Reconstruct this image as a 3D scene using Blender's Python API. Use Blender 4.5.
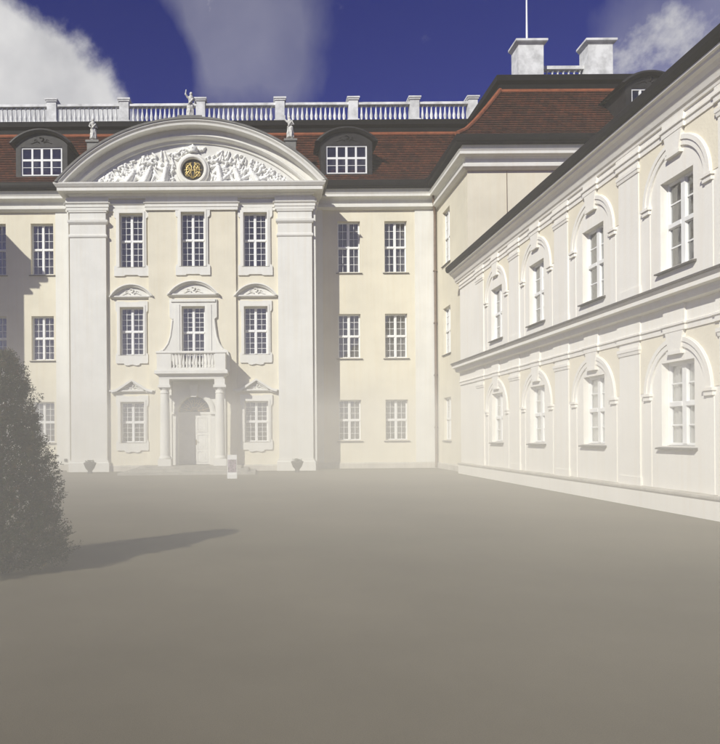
import bpy, bmesh, math, random
from mathutils import Vector, Matrix, geometry
import numpy as np

random.seed(7)
S = bpy.context.scene
for o in list(bpy.data.objects):
    bpy.data.objects.remove(o)
COL = S.collection
R = math.radians

# ------------------------------------------------------------------ camera
EYE = 1.65
cam_d = bpy.data.cameras.new('camera')
cam = bpy.data.objects.new('camera', cam_d)
COL.objects.link(cam)
cam_d.sensor_fit = 'HORIZONTAL'
cam_d.sensor_width = 36.0
cam_d.lens = 34.0
cam_d.shift_x = 103.0 / 720.0
cam_d.shift_y = 64.0 / 720.0
cam_d.clip_end = 3000.0
cam.matrix_world = Matrix.Translation((0, 0, EYE)) @ Matrix.Rotation(R(90), 4, 'X') @ Matrix.Rotation(R(-0.4), 4, 'Z')
S.camera = cam
S.cycles.volume_bounces = 2

# ------------------------------------------------------------------ sky and sun
SUN_DIR = Vector((0.80, 1.0, -0.80)).normalized()      # the way the light travels
to_sun = -SUN_DIR
elev = math.asin(to_sun.z)
azim = math.atan2(to_sun.x, to_sun.y)
W = bpy.data.worlds.new('World')
S.world = W
W.use_nodes = True
nt = W.node_tree
nt.nodes.clear()
N = nt.nodes.new
L = nt.links.new
out = N('ShaderNodeOutputWorld')
sky = N('ShaderNodeTexSky')
sky.sky_type = 'NISHITA'
sky.sun_disc = False
sky.sun_elevation = elev
sky.sun_rotation = azim
sky.air_density = 1.0
sky.dust_density = 0.2
sky.ozone_density = 4.0
tint = N('ShaderNodeMix'); tint.data_type = 'RGBA'; tint.blend_type = 'MULTIPLY'
tint.inputs['Factor'].default_value = 1.0
tint.inputs['B'].default_value = (0.055, 0.150, 0.92, 1)
L(sky.outputs[0], tint.inputs['A'])
bg = N('ShaderNodeBackground'); bg.inputs['Strength'].default_value = 0.06
L(tint.outputs['Result'], bg.inputs['Color'])
# clouds: fbm in direction space, gathered where the day's clouds stand
tc = N('ShaderNodeTexCoord')
no = N('ShaderNodeTexNoise'); no.inputs['Scale'].default_value = 5.0; no.inputs['Detail'].default_value = 12
no.inputs['Roughness'].default_value = 0.60; no.inputs['Distortion'].default_value = 0.15
L(tc.outputs['Generated'], no.inputs['Vector'])


def vdir(px, py):
    return Vector(((px - 257) / 680.0, 1.0, (436 - py) / 680.0)).normalized()


def math_node(op, a, b=None, clamp=False):
    m = N('ShaderNodeMath'); m.operation = op; m.use_clamp = clamp
    for i, v in enumerate((a, b)):
        if v is None:
            continue
        if isinstance(v, (int, float)):
            m.inputs[i].default_value = v
        else:
            L(v, m.inputs[i])
    return m.outputs[0]


dens = math_node('SUBTRACT', math_node('MULTIPLY', no.outputs['Fac'], 2.2), 1.26)
for (px, py, rad, amp) in ((30, 95, 0.16, 0.50), (-50, 85, 0.16, 0.42), (70, -15, 0.10, -0.30), (-20, -25, 0.10, -0.15), (95, 125, 0.11, 0.40), (70, 50, 0.07, 0.22), (15, 12, 0.05, 0.12),
                           (240, 5, 0.13, 0.02), (285, 30, 0.12, 0.02), (235, 70, 0.09, 0.0), (200, -40, 0.12, 0.08),
                           (700, 30, 0.13, 0.12), (790, 20, 0.22, 0.16), (450, 30, 0.24, -0.22), (275, 95, 0.10, -0.22), (340, 95, 0.10, -0.2), (160, 40, 0.07, -0.14)):
    vm = N('ShaderNodeVectorMath'); vm.operation = 'DISTANCE'
    L(tc.outputs['Generated'], vm.inputs[0]); vm.inputs[1].default_value = vdir(px, py)
    q = math_node('DIVIDE', vm.outputs['Value'], rad)
    q = math_node('SUBTRACT', 1.0, q, clamp=True)
    q = math_node('MULTIPLY', q, amp * 1.6)
    dens = math_node('ADD', dens, q)
ramp = N('ShaderNodeValToRGB')
ramp.color_ramp.interpolation = 'EASE'
ramp.color_ramp.elements[0].position = 0.0; ramp.color_ramp.elements[0].color = (0, 0, 0, 1)
ramp.color_ramp.elements[1].position = 0.42; ramp.color_ramp.elements[1].color = (0.96, 0.96, 0.96, 1)
L(dens, ramp.inputs['Fac'])
n2 = N('ShaderNodeTexNoise'); n2.inputs['Scale'].default_value = 9.0; n2.inputs['Detail'].default_value = 7
L(tc.outputs['Generated'], n2.inputs['Vector'])
cr = N('ShaderNodeValToRGB')
cr.color_ramp.elements[0].position = 0.35; cr.color_ramp.elements[0].color = (0.60, 0.60, 0.62, 1)
cr.color_ramp.elements[1].position = 0.68; cr.color_ramp.elements[1].color = (0.92, 0.91, 0.90, 1)
L(n2.outputs['Fac'], cr.inputs['Fac'])
bgc = N('ShaderNodeBackground'); bgc.inputs['Strength'].default_value = 0.92
L(cr.outputs['Color'], bgc.inputs['Color'])
veil_n = N('ShaderNodeTexNoise'); veil_n.inputs['Scale'].default_value = 3.4; veil_n.inputs['Detail'].default_value = 6; veil_n.inputs['Roughness'].default_value = 0.5
veil_m = N('ShaderNodeMapping'); veil_m.inputs['Location'].default_value = (3.1, 0.7, 1.9); veil_m.inputs['Scale'].default_value = (1.5, 1.0, 0.8)
L(tc.outputs['Generated'], veil_m.inputs['Vector']); L(veil_m.outputs[0], veil_n.inputs['Vector'])
veil = math_node('MULTIPLY', math_node('SUBTRACT', veil_n.outputs['Fac'], 0.50), 1.6)
for (px, py, rad, amp) in ((255, 20, 0.17, 0.50), (300, 60, 0.13, 0.25), (225, -20, 0.12, 0.3), (700, 30, 0.20, 0.35), (450, 40, 0.28, -0.45), (150, 40, 0.09, -0.5)):
    vm = N('ShaderNodeVectorMath'); vm.operation = 'DISTANCE'
    L(tc.outputs['Generated'], vm.inputs[0]); vm.inputs[1].default_value = vdir(px, py)
    q = math_node('SUBTRACT', 1.0, math_node('DIVIDE', vm.outputs['Value'], rad), clamp=True)
    veil = math_node('ADD', veil, math_node('MULTIPLY', q, amp))
veil = math_node('MINIMUM', math_node('MAXIMUM', veil, 0.0), 0.24)
cover = math_node('MAXIMUM', ramp.outputs['Color'], veil)
mx = N('ShaderNodeMixShader')
L(cover, mx.inputs[0]); L(bg.outputs[0], mx.inputs[1]); L(bgc.outputs[0], mx.inputs[2])
L(mx.outputs[0], out.inputs['Surface'])

sun_d = bpy.data.lights.new('sun', 'SUN')
sun_d.energy = 5.0
sun_d.angle = R(0.53)
sun_d.color = (1.0, 0.98, 0.89)
sun = bpy.data.objects.new('sun', sun_d)
COL.objects.link(sun)
sun.location = (-30, -40, 50)
sun.rotation_euler = SUN_DIR.to_track_quat('-Z', 'Y').to_euler()

vs = S.view_settings
vs.view_transform = 'Standard'; vs.look = 'None'; vs.gamma = 1.0; vs.exposure = -0.03
vs.use_curve_mapping = False

# ------------------------------------------------------------------ materials
M = {}


def mat(name, base, rough=0.8, var=0.06, scale=3.0, bump=0.0, bscale=40.0, metallic=0.0, spec=0.3, streak=0.0, dirt=None, fine=0.0):
    m = bpy.data.materials.new(name); m.use_nodes = True
    t = m.node_tree; n = t.nodes; l = t.links
    b = n['Principled BSDF']
    b.inputs['Roughness'].default_value = rough
    b.inputs['Metallic'].default_value = metallic
    b.inputs['Specular IOR Level'].default_value = spec
    g = n.new('ShaderNodeNewGeometry')
    no1 = n.new('ShaderNodeTexNoise'); no1.inputs['Scale'].default_value = scale; no1.inputs['Detail'].default_value = 8
    no1.inputs['Roughness'].default_value = 0.62
    l.new(g.outputs['Position'], no1.inputs['Vector'])
    r = n.new('ShaderNodeValToRGB')
    lo = dirt if dirt else tuple(c * (1 - 2.2 * var) for c in base)
    hi = tuple(min(1, c * (1 + var)) for c in base)
    r.color_ramp.elements[0].position = 0.30; r.color_ramp.elements[0].color = (*lo, 1)
    r.color_ramp.elements[1].position = 0.62; r.color_ramp.elements[1].color = (*hi, 1)
    l.new(no1.outputs['Fac'], r.inputs['Fac'])
    c = r.outputs['Color']
    if streak > 0:                                     # rain streaks, long in z
        mp = n.new('ShaderNodeMapping'); mp.inputs['Scale'].default_value = (7, 7, 0.28)
        l.new(g.outputs['Position'], mp.inputs['Vector'])
        no2 = n.new('ShaderNodeTexNoise'); no2.inputs['Scale'].default_value = 1.0; no2.inputs['Detail'].default_value = 5
        l.new(mp.outputs[0], no2.inputs['Vector'])
        r2 = n.new('ShaderNodeValToRGB')
        k = 1 - streak
        r2.color_ramp.elements[0].position = 0.33; r2.color_ramp.elements[0].color = (k, k * 0.985, k * 0.96, 1)
        r2.color_ramp.elements[1].position = 0.55; r2.color_ramp.elements[1].color = (1, 1, 1, 1)
        l.new(no2.outputs['Fac'], r2.inputs['Fac'])
        mm = n.new('ShaderNodeMix'); mm.data_type = 'RGBA'; mm.blend_type = 'MULTIPLY'; mm.inputs['Factor'].default_value = 1
        l.new(c, mm.inputs['A']); l.new(r2.outputs['Color'], mm.inputs['B'])
        c = mm.outputs['Result']
    l.new(c, b.inputs['Base Color'])
    if bump > 0:
        no3 = n.new('ShaderNodeTexNoise'); no3.inputs['Scale'].default_value = bscale; no3.inputs['Detail'].default_value = 4
        l.new(g.outputs['Position'], no3.inputs['Vector'])
        bp = n.new('ShaderNodeBump'); bp.inputs['Strength'].default_value = bump; bp.inputs['Distance'].default_value = 0.02
        l.new(no3.outputs['Fac'], bp.inputs['Height'])
        l.new(bp.outputs['Normal'], b.inputs['Normal'])
    M[name] = m
    return m


mat('cream_stucco', (0.70, 0.655, 0.525), 0.9, 0.035, 0.7, 0.25, 22, streak=0.02)
mat('white_stucco', (0.71, 0.70, 0.65), 0.88, 0.03, 0.9, 0.2, 25, streak=0.03)
mat('wing_stucco', (0.82, 0.795, 0.73), 0.9, 0.02, 0.6, 0.2, 20, streak=0.02)
mat('wing_cream', (0.79, 0.73, 0.58), 0.9, 0.03, 0.8, 0.3, 20)
mat('relief_plaster', (0.78, 0.775, 0.74), 0.85, 0.06, 3.0, 0.3, 30)
mat('tympanum_field', (0.66, 0.65, 0.61), 0.9, 0.05, 2.0, 0.2, 30)
mat('lead_sheet', (0.17, 0.165, 0.15), 0.55, 0.15, 2.0, 0.2, 8, spec=0.5)
mat('dark_sheet_metal', (0.008, 0.0065, 0.006), 0.6, 0.2, 2.5, 0.15, 8, spec=0.2)
mat('dormer_lead', (0.022, 0.020, 0.020), 0.55, 0.25, 3.0, 0.2, 9, spec=0.3)
mat('ridge_tile', (0.25, 0.075, 0.03), 0.85, 0.15, 4.0, 0.3, 20)
mat('window_paint', (0.80, 0.80, 0.78), 0.5, 0.03, 4.0, 0.0, spec=0.4)
mat('sill_metal', (0.10, 0.09, 0.08), 0.5, 0.15, 4.0, 0.0)
mat('stone_step', (0.34, 0.32, 0.28), 0.9, 0.12, 2.5, 0.3, 30)
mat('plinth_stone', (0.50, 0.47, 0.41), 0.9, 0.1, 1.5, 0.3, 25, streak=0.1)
mat('statue_stone', (0.62, 0.61, 0.57), 0.85, 0.12, 9.0, 0.3, 30, dirt=(0.30, 0.29, 0.26))
mat('balustrade_stone', (0.70, 0.70, 0.69), 0.85, 0.1, 2.0, 0.3, 30, dirt=(0.45, 0.45, 0.44))
mat('downpipe_metal', (0.17, 0.12, 0.085), 0.5, 0.15, 4.0)
mat('gilded', (0.62, 0.47, 0.18), 0.38, 0.12, 12.0, metallic=0.7)
mat('medallion_dark', (0.035, 0.03, 0.028), 0.6, 0.1, 6.0)
mat('iron_bronze', (0.38, 0.27, 0.15), 0.5, 0.2, 10.0, metallic=0.4)
mat('planter_dark', (0.05, 0.047, 0.045), 0.6, 0.2, 8.0, 0.2, 30)
mat('plant_leaf', (0.035, 0.05, 0.018), 0.6, 0.3, 12.0)
mat('soil', (0.05, 0.038, 0.028), 1.0, 0.2, 12.0, 0.5, 30)
mat('poster_print', (0.26, 0.20, 0.25), 0.5, 0.5, 14.0)
mat('sign_white', (0.78, 0.78, 0.76), 0.5, 0.03, 4.0)
mat('flagpole_paint', (0.75, 0.75, 0.76), 0.4, 0.03, 4.0)
mat('bark', (0.07, 0.048, 0.032), 0.95, 0.3, 9.0, 0.6, 30)
mat('door_paint', (0.70, 0.69, 0.65), 0.5, 0.04, 3.0)
mat('brass', (0.25, 0.20, 0.11), 0.4, 0.1, 8.0, metallic=0.6)
mat('room_dark', (0.030, 0.028, 0.030), 0.95, 0.3, 1.5)  # near-black sheet colour stands in for the shade of the unlit room
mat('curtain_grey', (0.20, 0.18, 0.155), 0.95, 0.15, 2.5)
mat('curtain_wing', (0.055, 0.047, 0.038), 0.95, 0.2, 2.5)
mat('curtain_haze_pale', (0.72, 0.69, 0.63), 0.95, 0.08, 2.5)  # pale tone imitates haze over the lower wing panes
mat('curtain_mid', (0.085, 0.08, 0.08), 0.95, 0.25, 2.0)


def ground_material():
    m = bpy.data.materials.new('courtyard_sand'); m.use_nodes = True
    t = m.node_tree; n = t.nodes; l = t.links
    b = n['Principled BSDF']; b.inputs['Roughness'].default_value = 0.95; b.inputs['Specular IOR Level'].default_value = 0.15
    g = n.new('ShaderNodeNewGeometry')
    a = n.new('ShaderNodeTexNoise'); a.inputs['Scale'].default_value = 0.22; a.inputs['Detail'].default_value = 9; a.inputs['Roughness'].default_value = 0.6
    l.new(g.outputs['Position'], a.inputs['Vector'])
    r = n.new('ShaderNodeValToRGB')
    r.color_ramp.elements[0].position = 0.3; r.color_ramp.elements[0].color = (0.118, 0.101, 0.068, 1)
    r.color_ramp.elements[1].position = 0.7; r.color_ramp.elements[1].color = (0.185, 0.160, 0.112, 1)
    l.new(a.outputs['Fac'], r.inputs['Fac'])
    f = n.new('ShaderNodeTexNoise'); f.inputs['Scale'].default_value = 130; f.inputs['Detail'].default_value = 6
    l.new(g.outputs['Position'], f.inputs['Vector'])
    r2 = n.new('ShaderNodeValToRGB')
    r2.color_ramp.elements[0].position = 0.3; r2.color_ramp.elements[0].color = (0.82, 0.82, 0.82, 1)
    r2.color_ramp.elements[1].position = 0.7; r2.color_ramp.elements[1].color = (1.1, 1.1, 1.1, 1)
    l.new(f.outputs['Fac'], r2.inputs['Fac'])
    mm = n.new('ShaderNodeMix'); mm.data_type = 'RGBA'; mm.blend_type = 'MULTIPLY'; mm.inputs['Factor'].default_value = 1
    l.new(r.outputs['Color'], mm.inputs['A']); l.new(r2.outputs['Color'], mm.inputs['B'])
    l.new(mm.outputs['Result'], b.inputs['Base Color'])
    bp = n.new('ShaderNodeBump'); bp.inputs['Strength'].default_value = 0.25; bp.inputs['Distance'].default_value = 0.006
    l.new(f.outputs['Fac'], bp.inputs['Height']); l.new(bp.outputs['Normal'], b.inputs['Normal'])
    M['ground'] = m


ground_material()


def tile_material():
    m = bpy.data.materials.new('clay_tile'); m.use_nodes = True
    t = m.node_tree; n = t.nodes; l = t.links
    b = n['Principled BSDF']; b.inputs['Roughness'].default_value = 0.85; b.inputs['Specular IOR Level'].default_value = 0.2
    g = n.new('ShaderNodeNewGeometry')
    sp = n.new('ShaderNodeSeparateXYZ'); l.new(g.outputs['Position'], sp.inputs[0])
    sn = n.new('ShaderNodeSeparateXYZ'); l.new(g.outputs['True Normal'], sn.inputs[0])
    ax = n.new('ShaderNodeMath'); ax.operation = 'ABSOLUTE'; l.new(sn.outputs['X'], ax.inputs[0])
    gt = n.new('ShaderNodeMath'); gt.operation = 'GREATER_THAN'; gt.inputs[1].default_value = 0.3; l.new(ax.outputs[0], gt.inputs[0])
    ad = n.new('ShaderNodeMix'); ad.data_type = 'FLOAT'                   # along the eave: x on front slopes, y on side slopes
    l.new(gt.outputs[0], ad.inputs['Factor']); l.new(sp.outputs['X'], ad.inputs['A']); l.new(sp.outputs['Y'], ad.inputs['B'])
    cb = n.new('ShaderNodeCombineXYZ'); l.new(ad.outputs['Result'], cb.inputs['X']); l.new(sp.outputs['Z'], cb.inputs['Y'])
    br = n.new('ShaderNodeTexBrick')
    br.inputs['Scale'].default_value = 1.0
    br.inputs['Brick Width'].default_value = 0.21; br.inputs['Row Height'].default_value = 0.1835
    br.inputs['Mortar Size'].default_value = 0.012; br.inputs['Mortar Smooth'].default_value = 0.3
    br.inputs['Color1'].default_value = (0.046, 0.014, 0.007, 1); br.inputs['Color2'].default_value = (0.115, 0.034, 0.014, 1)
    br.inputs['Mortar'].default_value = (0.018, 0.008, 0.006, 1)
    l.new(cb.outputs[0], br.inputs['Vector'])
    a = n.new('ShaderNodeTexNoise'); a.inputs['Scale'].default_value = 0.9; a.inputs['Detail'].default_value = 8; a.inputs['Roughness'].default_value = 0.65
    l.new(g.outputs['Position'], a.inputs['Vector'])
    r = n.new('ShaderNodeValToRGB')
    r.color_ramp.elements[0].position = 0.3; r.color_ramp.elements[0].color = (0.6, 0.58, 0.56, 1)
    r.color_ramp.elements[1].position = 0.7; r.color_ramp.elements[1].color = (1.25, 1.15, 1.05, 1)
    l.new(a.outputs['Fac'], r.inputs['Fac'])
    mm = n.new('ShaderNodeMix'); mm.data_type = 'RGBA'; mm.blend_type = 'MULTIPLY'; mm.inputs['Factor'].default_value = 1
    l.new(br.outputs['Color'], mm.inputs['A']); l.new(r.outputs['Color'], mm.inputs['B'])
    l.new(mm.outputs['Result'], b.inputs['Base Color'])
    bp = n.new('ShaderNodeBump'); bp.inputs['Strength'].default_value = 0.8; bp.inputs['Distance'].default_value = 0.04; bp.invert = True
    l.new(br.outputs['Fac'], bp.inputs['Height']); l.new(bp.outputs['Normal'], b.inputs['Normal'])
    M['tile'] = m


tile_material()


def glass_material():
    m = bpy.data.materials.new('window_glass'); m.use_nodes = True
    t = m.node_tree; n = t.nodes; l = t.links
    n.clear()
    o = n.new('ShaderNodeOutputMaterial')
    tr = n.new('ShaderNodeBsdfTransparent'); tr.inputs['Color'].default_value = (0.88, 0.89, 0.90, 1)
    gl = n.new('ShaderNodeBsdfGlossy'); gl.inputs['Roughness'].default_value = 0.03
    g = n.new('ShaderNodeNewGeometry')
    no1 = n.new('ShaderNodeTexNoise'); no1.inputs['Scale'].default_value = 2.2; no1.inputs['Detail'].default_value = 1
    l.new(g.outputs['Position'], no1.inputs['Vector'])
    bp = n.new('ShaderNodeBump'); bp.inputs['Strength'].default_value = 0.12; bp.inputs['Distance'].default_value = 0.05
    l.new(no1.outputs['Fac'], bp.inputs['Height']); l.new(bp.outputs['Normal'], gl.inputs['Normal'])
    fr = n.new('ShaderNodeFresnel')
    ior = n.new('ShaderNodeMapRange')                  # the same reflectance from both faces of the pane
    l.new(g.outputs['Backfacing'], ior.inputs['Value']); ior.inputs['To Min'].default_value = 1.6; ior.inputs['To Max'].default_value = 0.625
    l.new(ior.outputs[0], fr.inputs['IOR'])
    mu = n.new('ShaderNodeMath'); mu.operation = 'MULTIPLY'; mu.inputs[1].default_value = 1.8; mu.use_clamp = True
    l.new(fr.outputs[0], mu.inputs[0])
    mx = n.new('ShaderNodeMixShader')
    l.new(mu.outputs[0], mx.inputs[0]); l.new(tr.outputs[0], mx.inputs[1]); l.new(gl.outputs[0], mx.inputs[2])
    l.new(mx.outputs[0], o.inputs['Surface'])
    M['glass'] = m


glass_material()

# ------------------------------------------------------------------ mesh helpers


class MB:
    def __init__(self):
        self.v = []; self.f = []

    def add(self, vs, fs):
        k = len(self.v)
        self.v += [tuple(p) for p in vs]
        self.f += [tuple(i + k for i in f) for f in fs]
        return self

    def box(self, x0, x1, y0, y1, z0, z1):
        if x0 > x1: x0, x1 = x1, x0
        if y0 > y1: y0, y1 = y1, y0
        if z0 > z1: z0, z1 = z1, z0
        return self.add([(x0, y0, z0), (x1, y0, z0), (x1, y1, z0), (x0, y1, z0), (x0, y0, z1), (x1, y0, z1), (x1, y1, z1), (x0, y1, z1)],
                        [(0, 3, 2, 1), (4, 5, 6, 7), (0, 1, 5, 4), (1, 2, 6, 5), (2, 3, 7, 6), (3, 0, 4, 7)])

    def quad(self, a, b, c, d):
        return self.add([a, b, c, d], [(0, 1, 2, 3)])

    def lathe(self, cx, cy, prof, n=12, a0=0.0):
        vs = []; fs = []
        for (r, z) in prof:
            for i in range(n):
                a = a0 + 2 * math.pi * i / n
                vs.append((cx + r * math.cos(a), cy + r * math.sin(a), z))
        for j in range(len(prof) - 1):
            for i in range(n):
                i2 = (i + 1) % n
                fs.append((j * n + i, j * n + i2, (j + 1) * n + i2, (j + 1) * n + i))
        fs.append(tuple(range(n))[::-1]); fs.append(tuple((len(prof) - 1) * n + i for i in range(n)))
        return self.add(vs, fs)

    def tube(self, pts, rad, n=6):
        pts = [Vector(p) for p in pts]
        rads = rad if isinstance(rad, (list, tuple)) else [rad] * len(pts)
        vs = []; fs = []
        for i, p in enumerate(pts):
            a = pts[max(0, i - 1)]; b = pts[min(len(pts) - 1, i + 1)]
            t = (b - a).normalized()
            u = t.cross(Vector((0, 0, 1)))
            if u.length < 1e-3: u = t.cross(Vector((0, 1, 0)))
            u.normalize(); w = t.cross(u)
            for k in range(n):
                an = 2 * math.pi * k / n
                vs.append(p + (u * math.cos(an) + w * math.sin(an)) * rads[i])
        for i in range(len(pts) - 1):
            for k in range(n):
                k2 = (k + 1) % n
                fs.append((i * n + k, i * n + k2, (i + 1) * n + k2, (i + 1) * n + k))
        fs.append(tuple(range(n))[::-1]); fs.append(tuple((len(pts) - 1) * n + k for k in range(n)))
        return self.add(vs, fs)

    def sweep(self, path, prof, cap=True):
        """profile (d outwards, z) swept along a plan polyline; outward = right of travel"""
        path = [Vector((p[0], p[1])) for p in path]
        n = len(path); m = len(prof)
        dirs = [(path[i + 1] - path[i]).normalized() for i in range(n - 1)]
        vs = []
        for i in range(n):
            if i == 0: d0 = d1 = dirs[0]
            elif i == n - 1: d0 = d1 = dirs[-1]
            else: d0, d1 = dirs[i - 1], dirs[i]
            n0 = Vector((d0.y, -d0.x)); n1 = Vector((d1.y, -d1.x))
            mi = (n0 + n1)
            if mi.length < 1e-6: mi = n0
            mi.normalize()
            mi = mi / max(0.3, mi.dot(n0))
            for (d, z) in prof:
                p = path[i] + mi * d
                vs.append((p.x, p.y, z))
        fs = []
        for i in range(n - 1):
            for j in range(m - 1):
                fs.append((i * m + j, (i + 1) * m + j, (i + 1) * m + j + 1, i * m + j + 1))
        if cap:
            fs.append(tuple(range(m))); fs.append(tuple((n - 1) * m + j for j in range(m))[::-1])
        return self.add(vs, fs)

    def plate(self, loops, y0, y1):
        """outline(s) in (x, z): first is the rim, the others are holes; front face at y0, sides back to y1"""
        tri = geometry.tessellate_polygon([[Vector((x, z, 0)) for (x, z) in lp] for lp in loops])
        flat = [p for lp in loops for p in lp]
        nn = len(flat)
        vs = [(x, y0, z) for (x, z) in flat] + [(x, y1, z) for (x, z) in flat]
        fs = [tuple(t) for t in tri]
        k = 0
        for lp in loops:
            c = len(lp)
            for i in range(c):
                j = (i + 1) % c
                fs.append((k + i, k + j, nn + k + j, nn + k + i))
            k += c
        return self.add(vs, fs)

    def wall(self, u0, u1, z0, z1, holes, depth, y=0.0):
        """panel in (x=u, z) facing -y with rectangular openings and their reveals"""
        us = sorted({u0, u1, *[h[0] for h in holes], *[h[1] for h in holes]})
        zs = sorted({z0, z1, *[h[2] for h in holes], *[h[3] for h in holes]})
        for i in range(len(us) - 1):
            for j in range(len(zs) - 1):
                cu = (us[i] + us[i + 1]) / 2; cz = (zs[j] + zs[j + 1]) / 2
                if any(h[0] < cu < h[1] and h[2] < cz < h[3] for h in holes):
                    continue
                self.quad((us[i], y, zs[j]), (us[i + 1], y, zs[j]), (us[i + 1], y, zs[j + 1]), (us[i], y, zs[j + 1]))
        for (a, b, c, d) in holes:
            self.quad((a, y, c), (a, y, d), (a, y + depth, d), (a, y + depth, c))
            self.quad((b, y, c), (b, y + depth, c), (b, y + depth, d), (b, y, d))
            self.quad((a, y, d), (b, y, d), (b, y + depth, d), (a, y + depth, d))
            self.quad((a, y, c), (a, y + depth, c), (b, y + depth, c), (b, y, c))
        return self

    def xform(self, mtx, start=0):
        for i in range(start, len(self.v)):
            self.v[i] = tuple(mtx @ Vector(self.v[i]))
        return self

    def mesh(self, name, material, smooth=False):
        me = bpy.data.meshes.new(name)
        me.from_pydata(self.v, [], self.f)
        bm = bmesh.new(); bm.from_mesh(me)
        bmesh.ops.recalc_face_normals(bm, faces=bm.faces)
        bm.to_mesh(me); bm.free()
        me.materials.append(M[material])
        if smooth:
            for p in me.polygons: p.use_smooth = True
        me.update()
        return me

    def build(self, name, material, parent=None, smooth=False):
        return link(name, self.mesh(name, material, smooth), parent)


WORLD_LOC = {}


def link(name, me, parent=None, loc=None, rotz=0.0):
    """parent given: mesh data in world coordinates under a thing, or (loc given) in the piece's own coordinates"""
    o = bpy.data.objects.new(name, me)
    COL.objects.link(o)
    if loc is not None:
        o.location = loc; o.rotation_euler = (0, 0, rotz)
    if parent is not None:
        o.parent = parent
        if parent.name in WORLD_LOC:
            o.matrix_parent_inverse = Matrix.Translation(-Vector(WORLD_LOC[parent.name]))
    return o


def thing(name, label, cat, loc=(0, 0, 0), group=None):
    o = bpy.data.objects.new(name, None)
    COL.objects.link(o)
    o.empty_display_size = 0.5
    o.location = loc
    WORLD_LOC[o.name] = loc
    tag(o, label, cat, group)
    return o


def tag(o, label, cat, group=None):
    o['label'] = label; o['category'] = cat
    if group: o['group'] = group


def arc(cx, cz, r, a0, a1, n):
    return [(cx + r * math.cos(a0 + (a1 - a0) * i / n), cz + r * math.sin(a0 + (a1 - a0) * i / n)) for i in range(n + 1)]


# ------------------------------------------------------------------ ground
g = MB()
NX = 40
g.quad((-400, -300, 0), (400, -300, 0), (400, 500, 0), (-400, 500, 0))
gr = g.build('ground', 'ground')
gr['kind'] = 'structure'

# ------------------------------------------------------------------ windows
cache = {}


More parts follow.
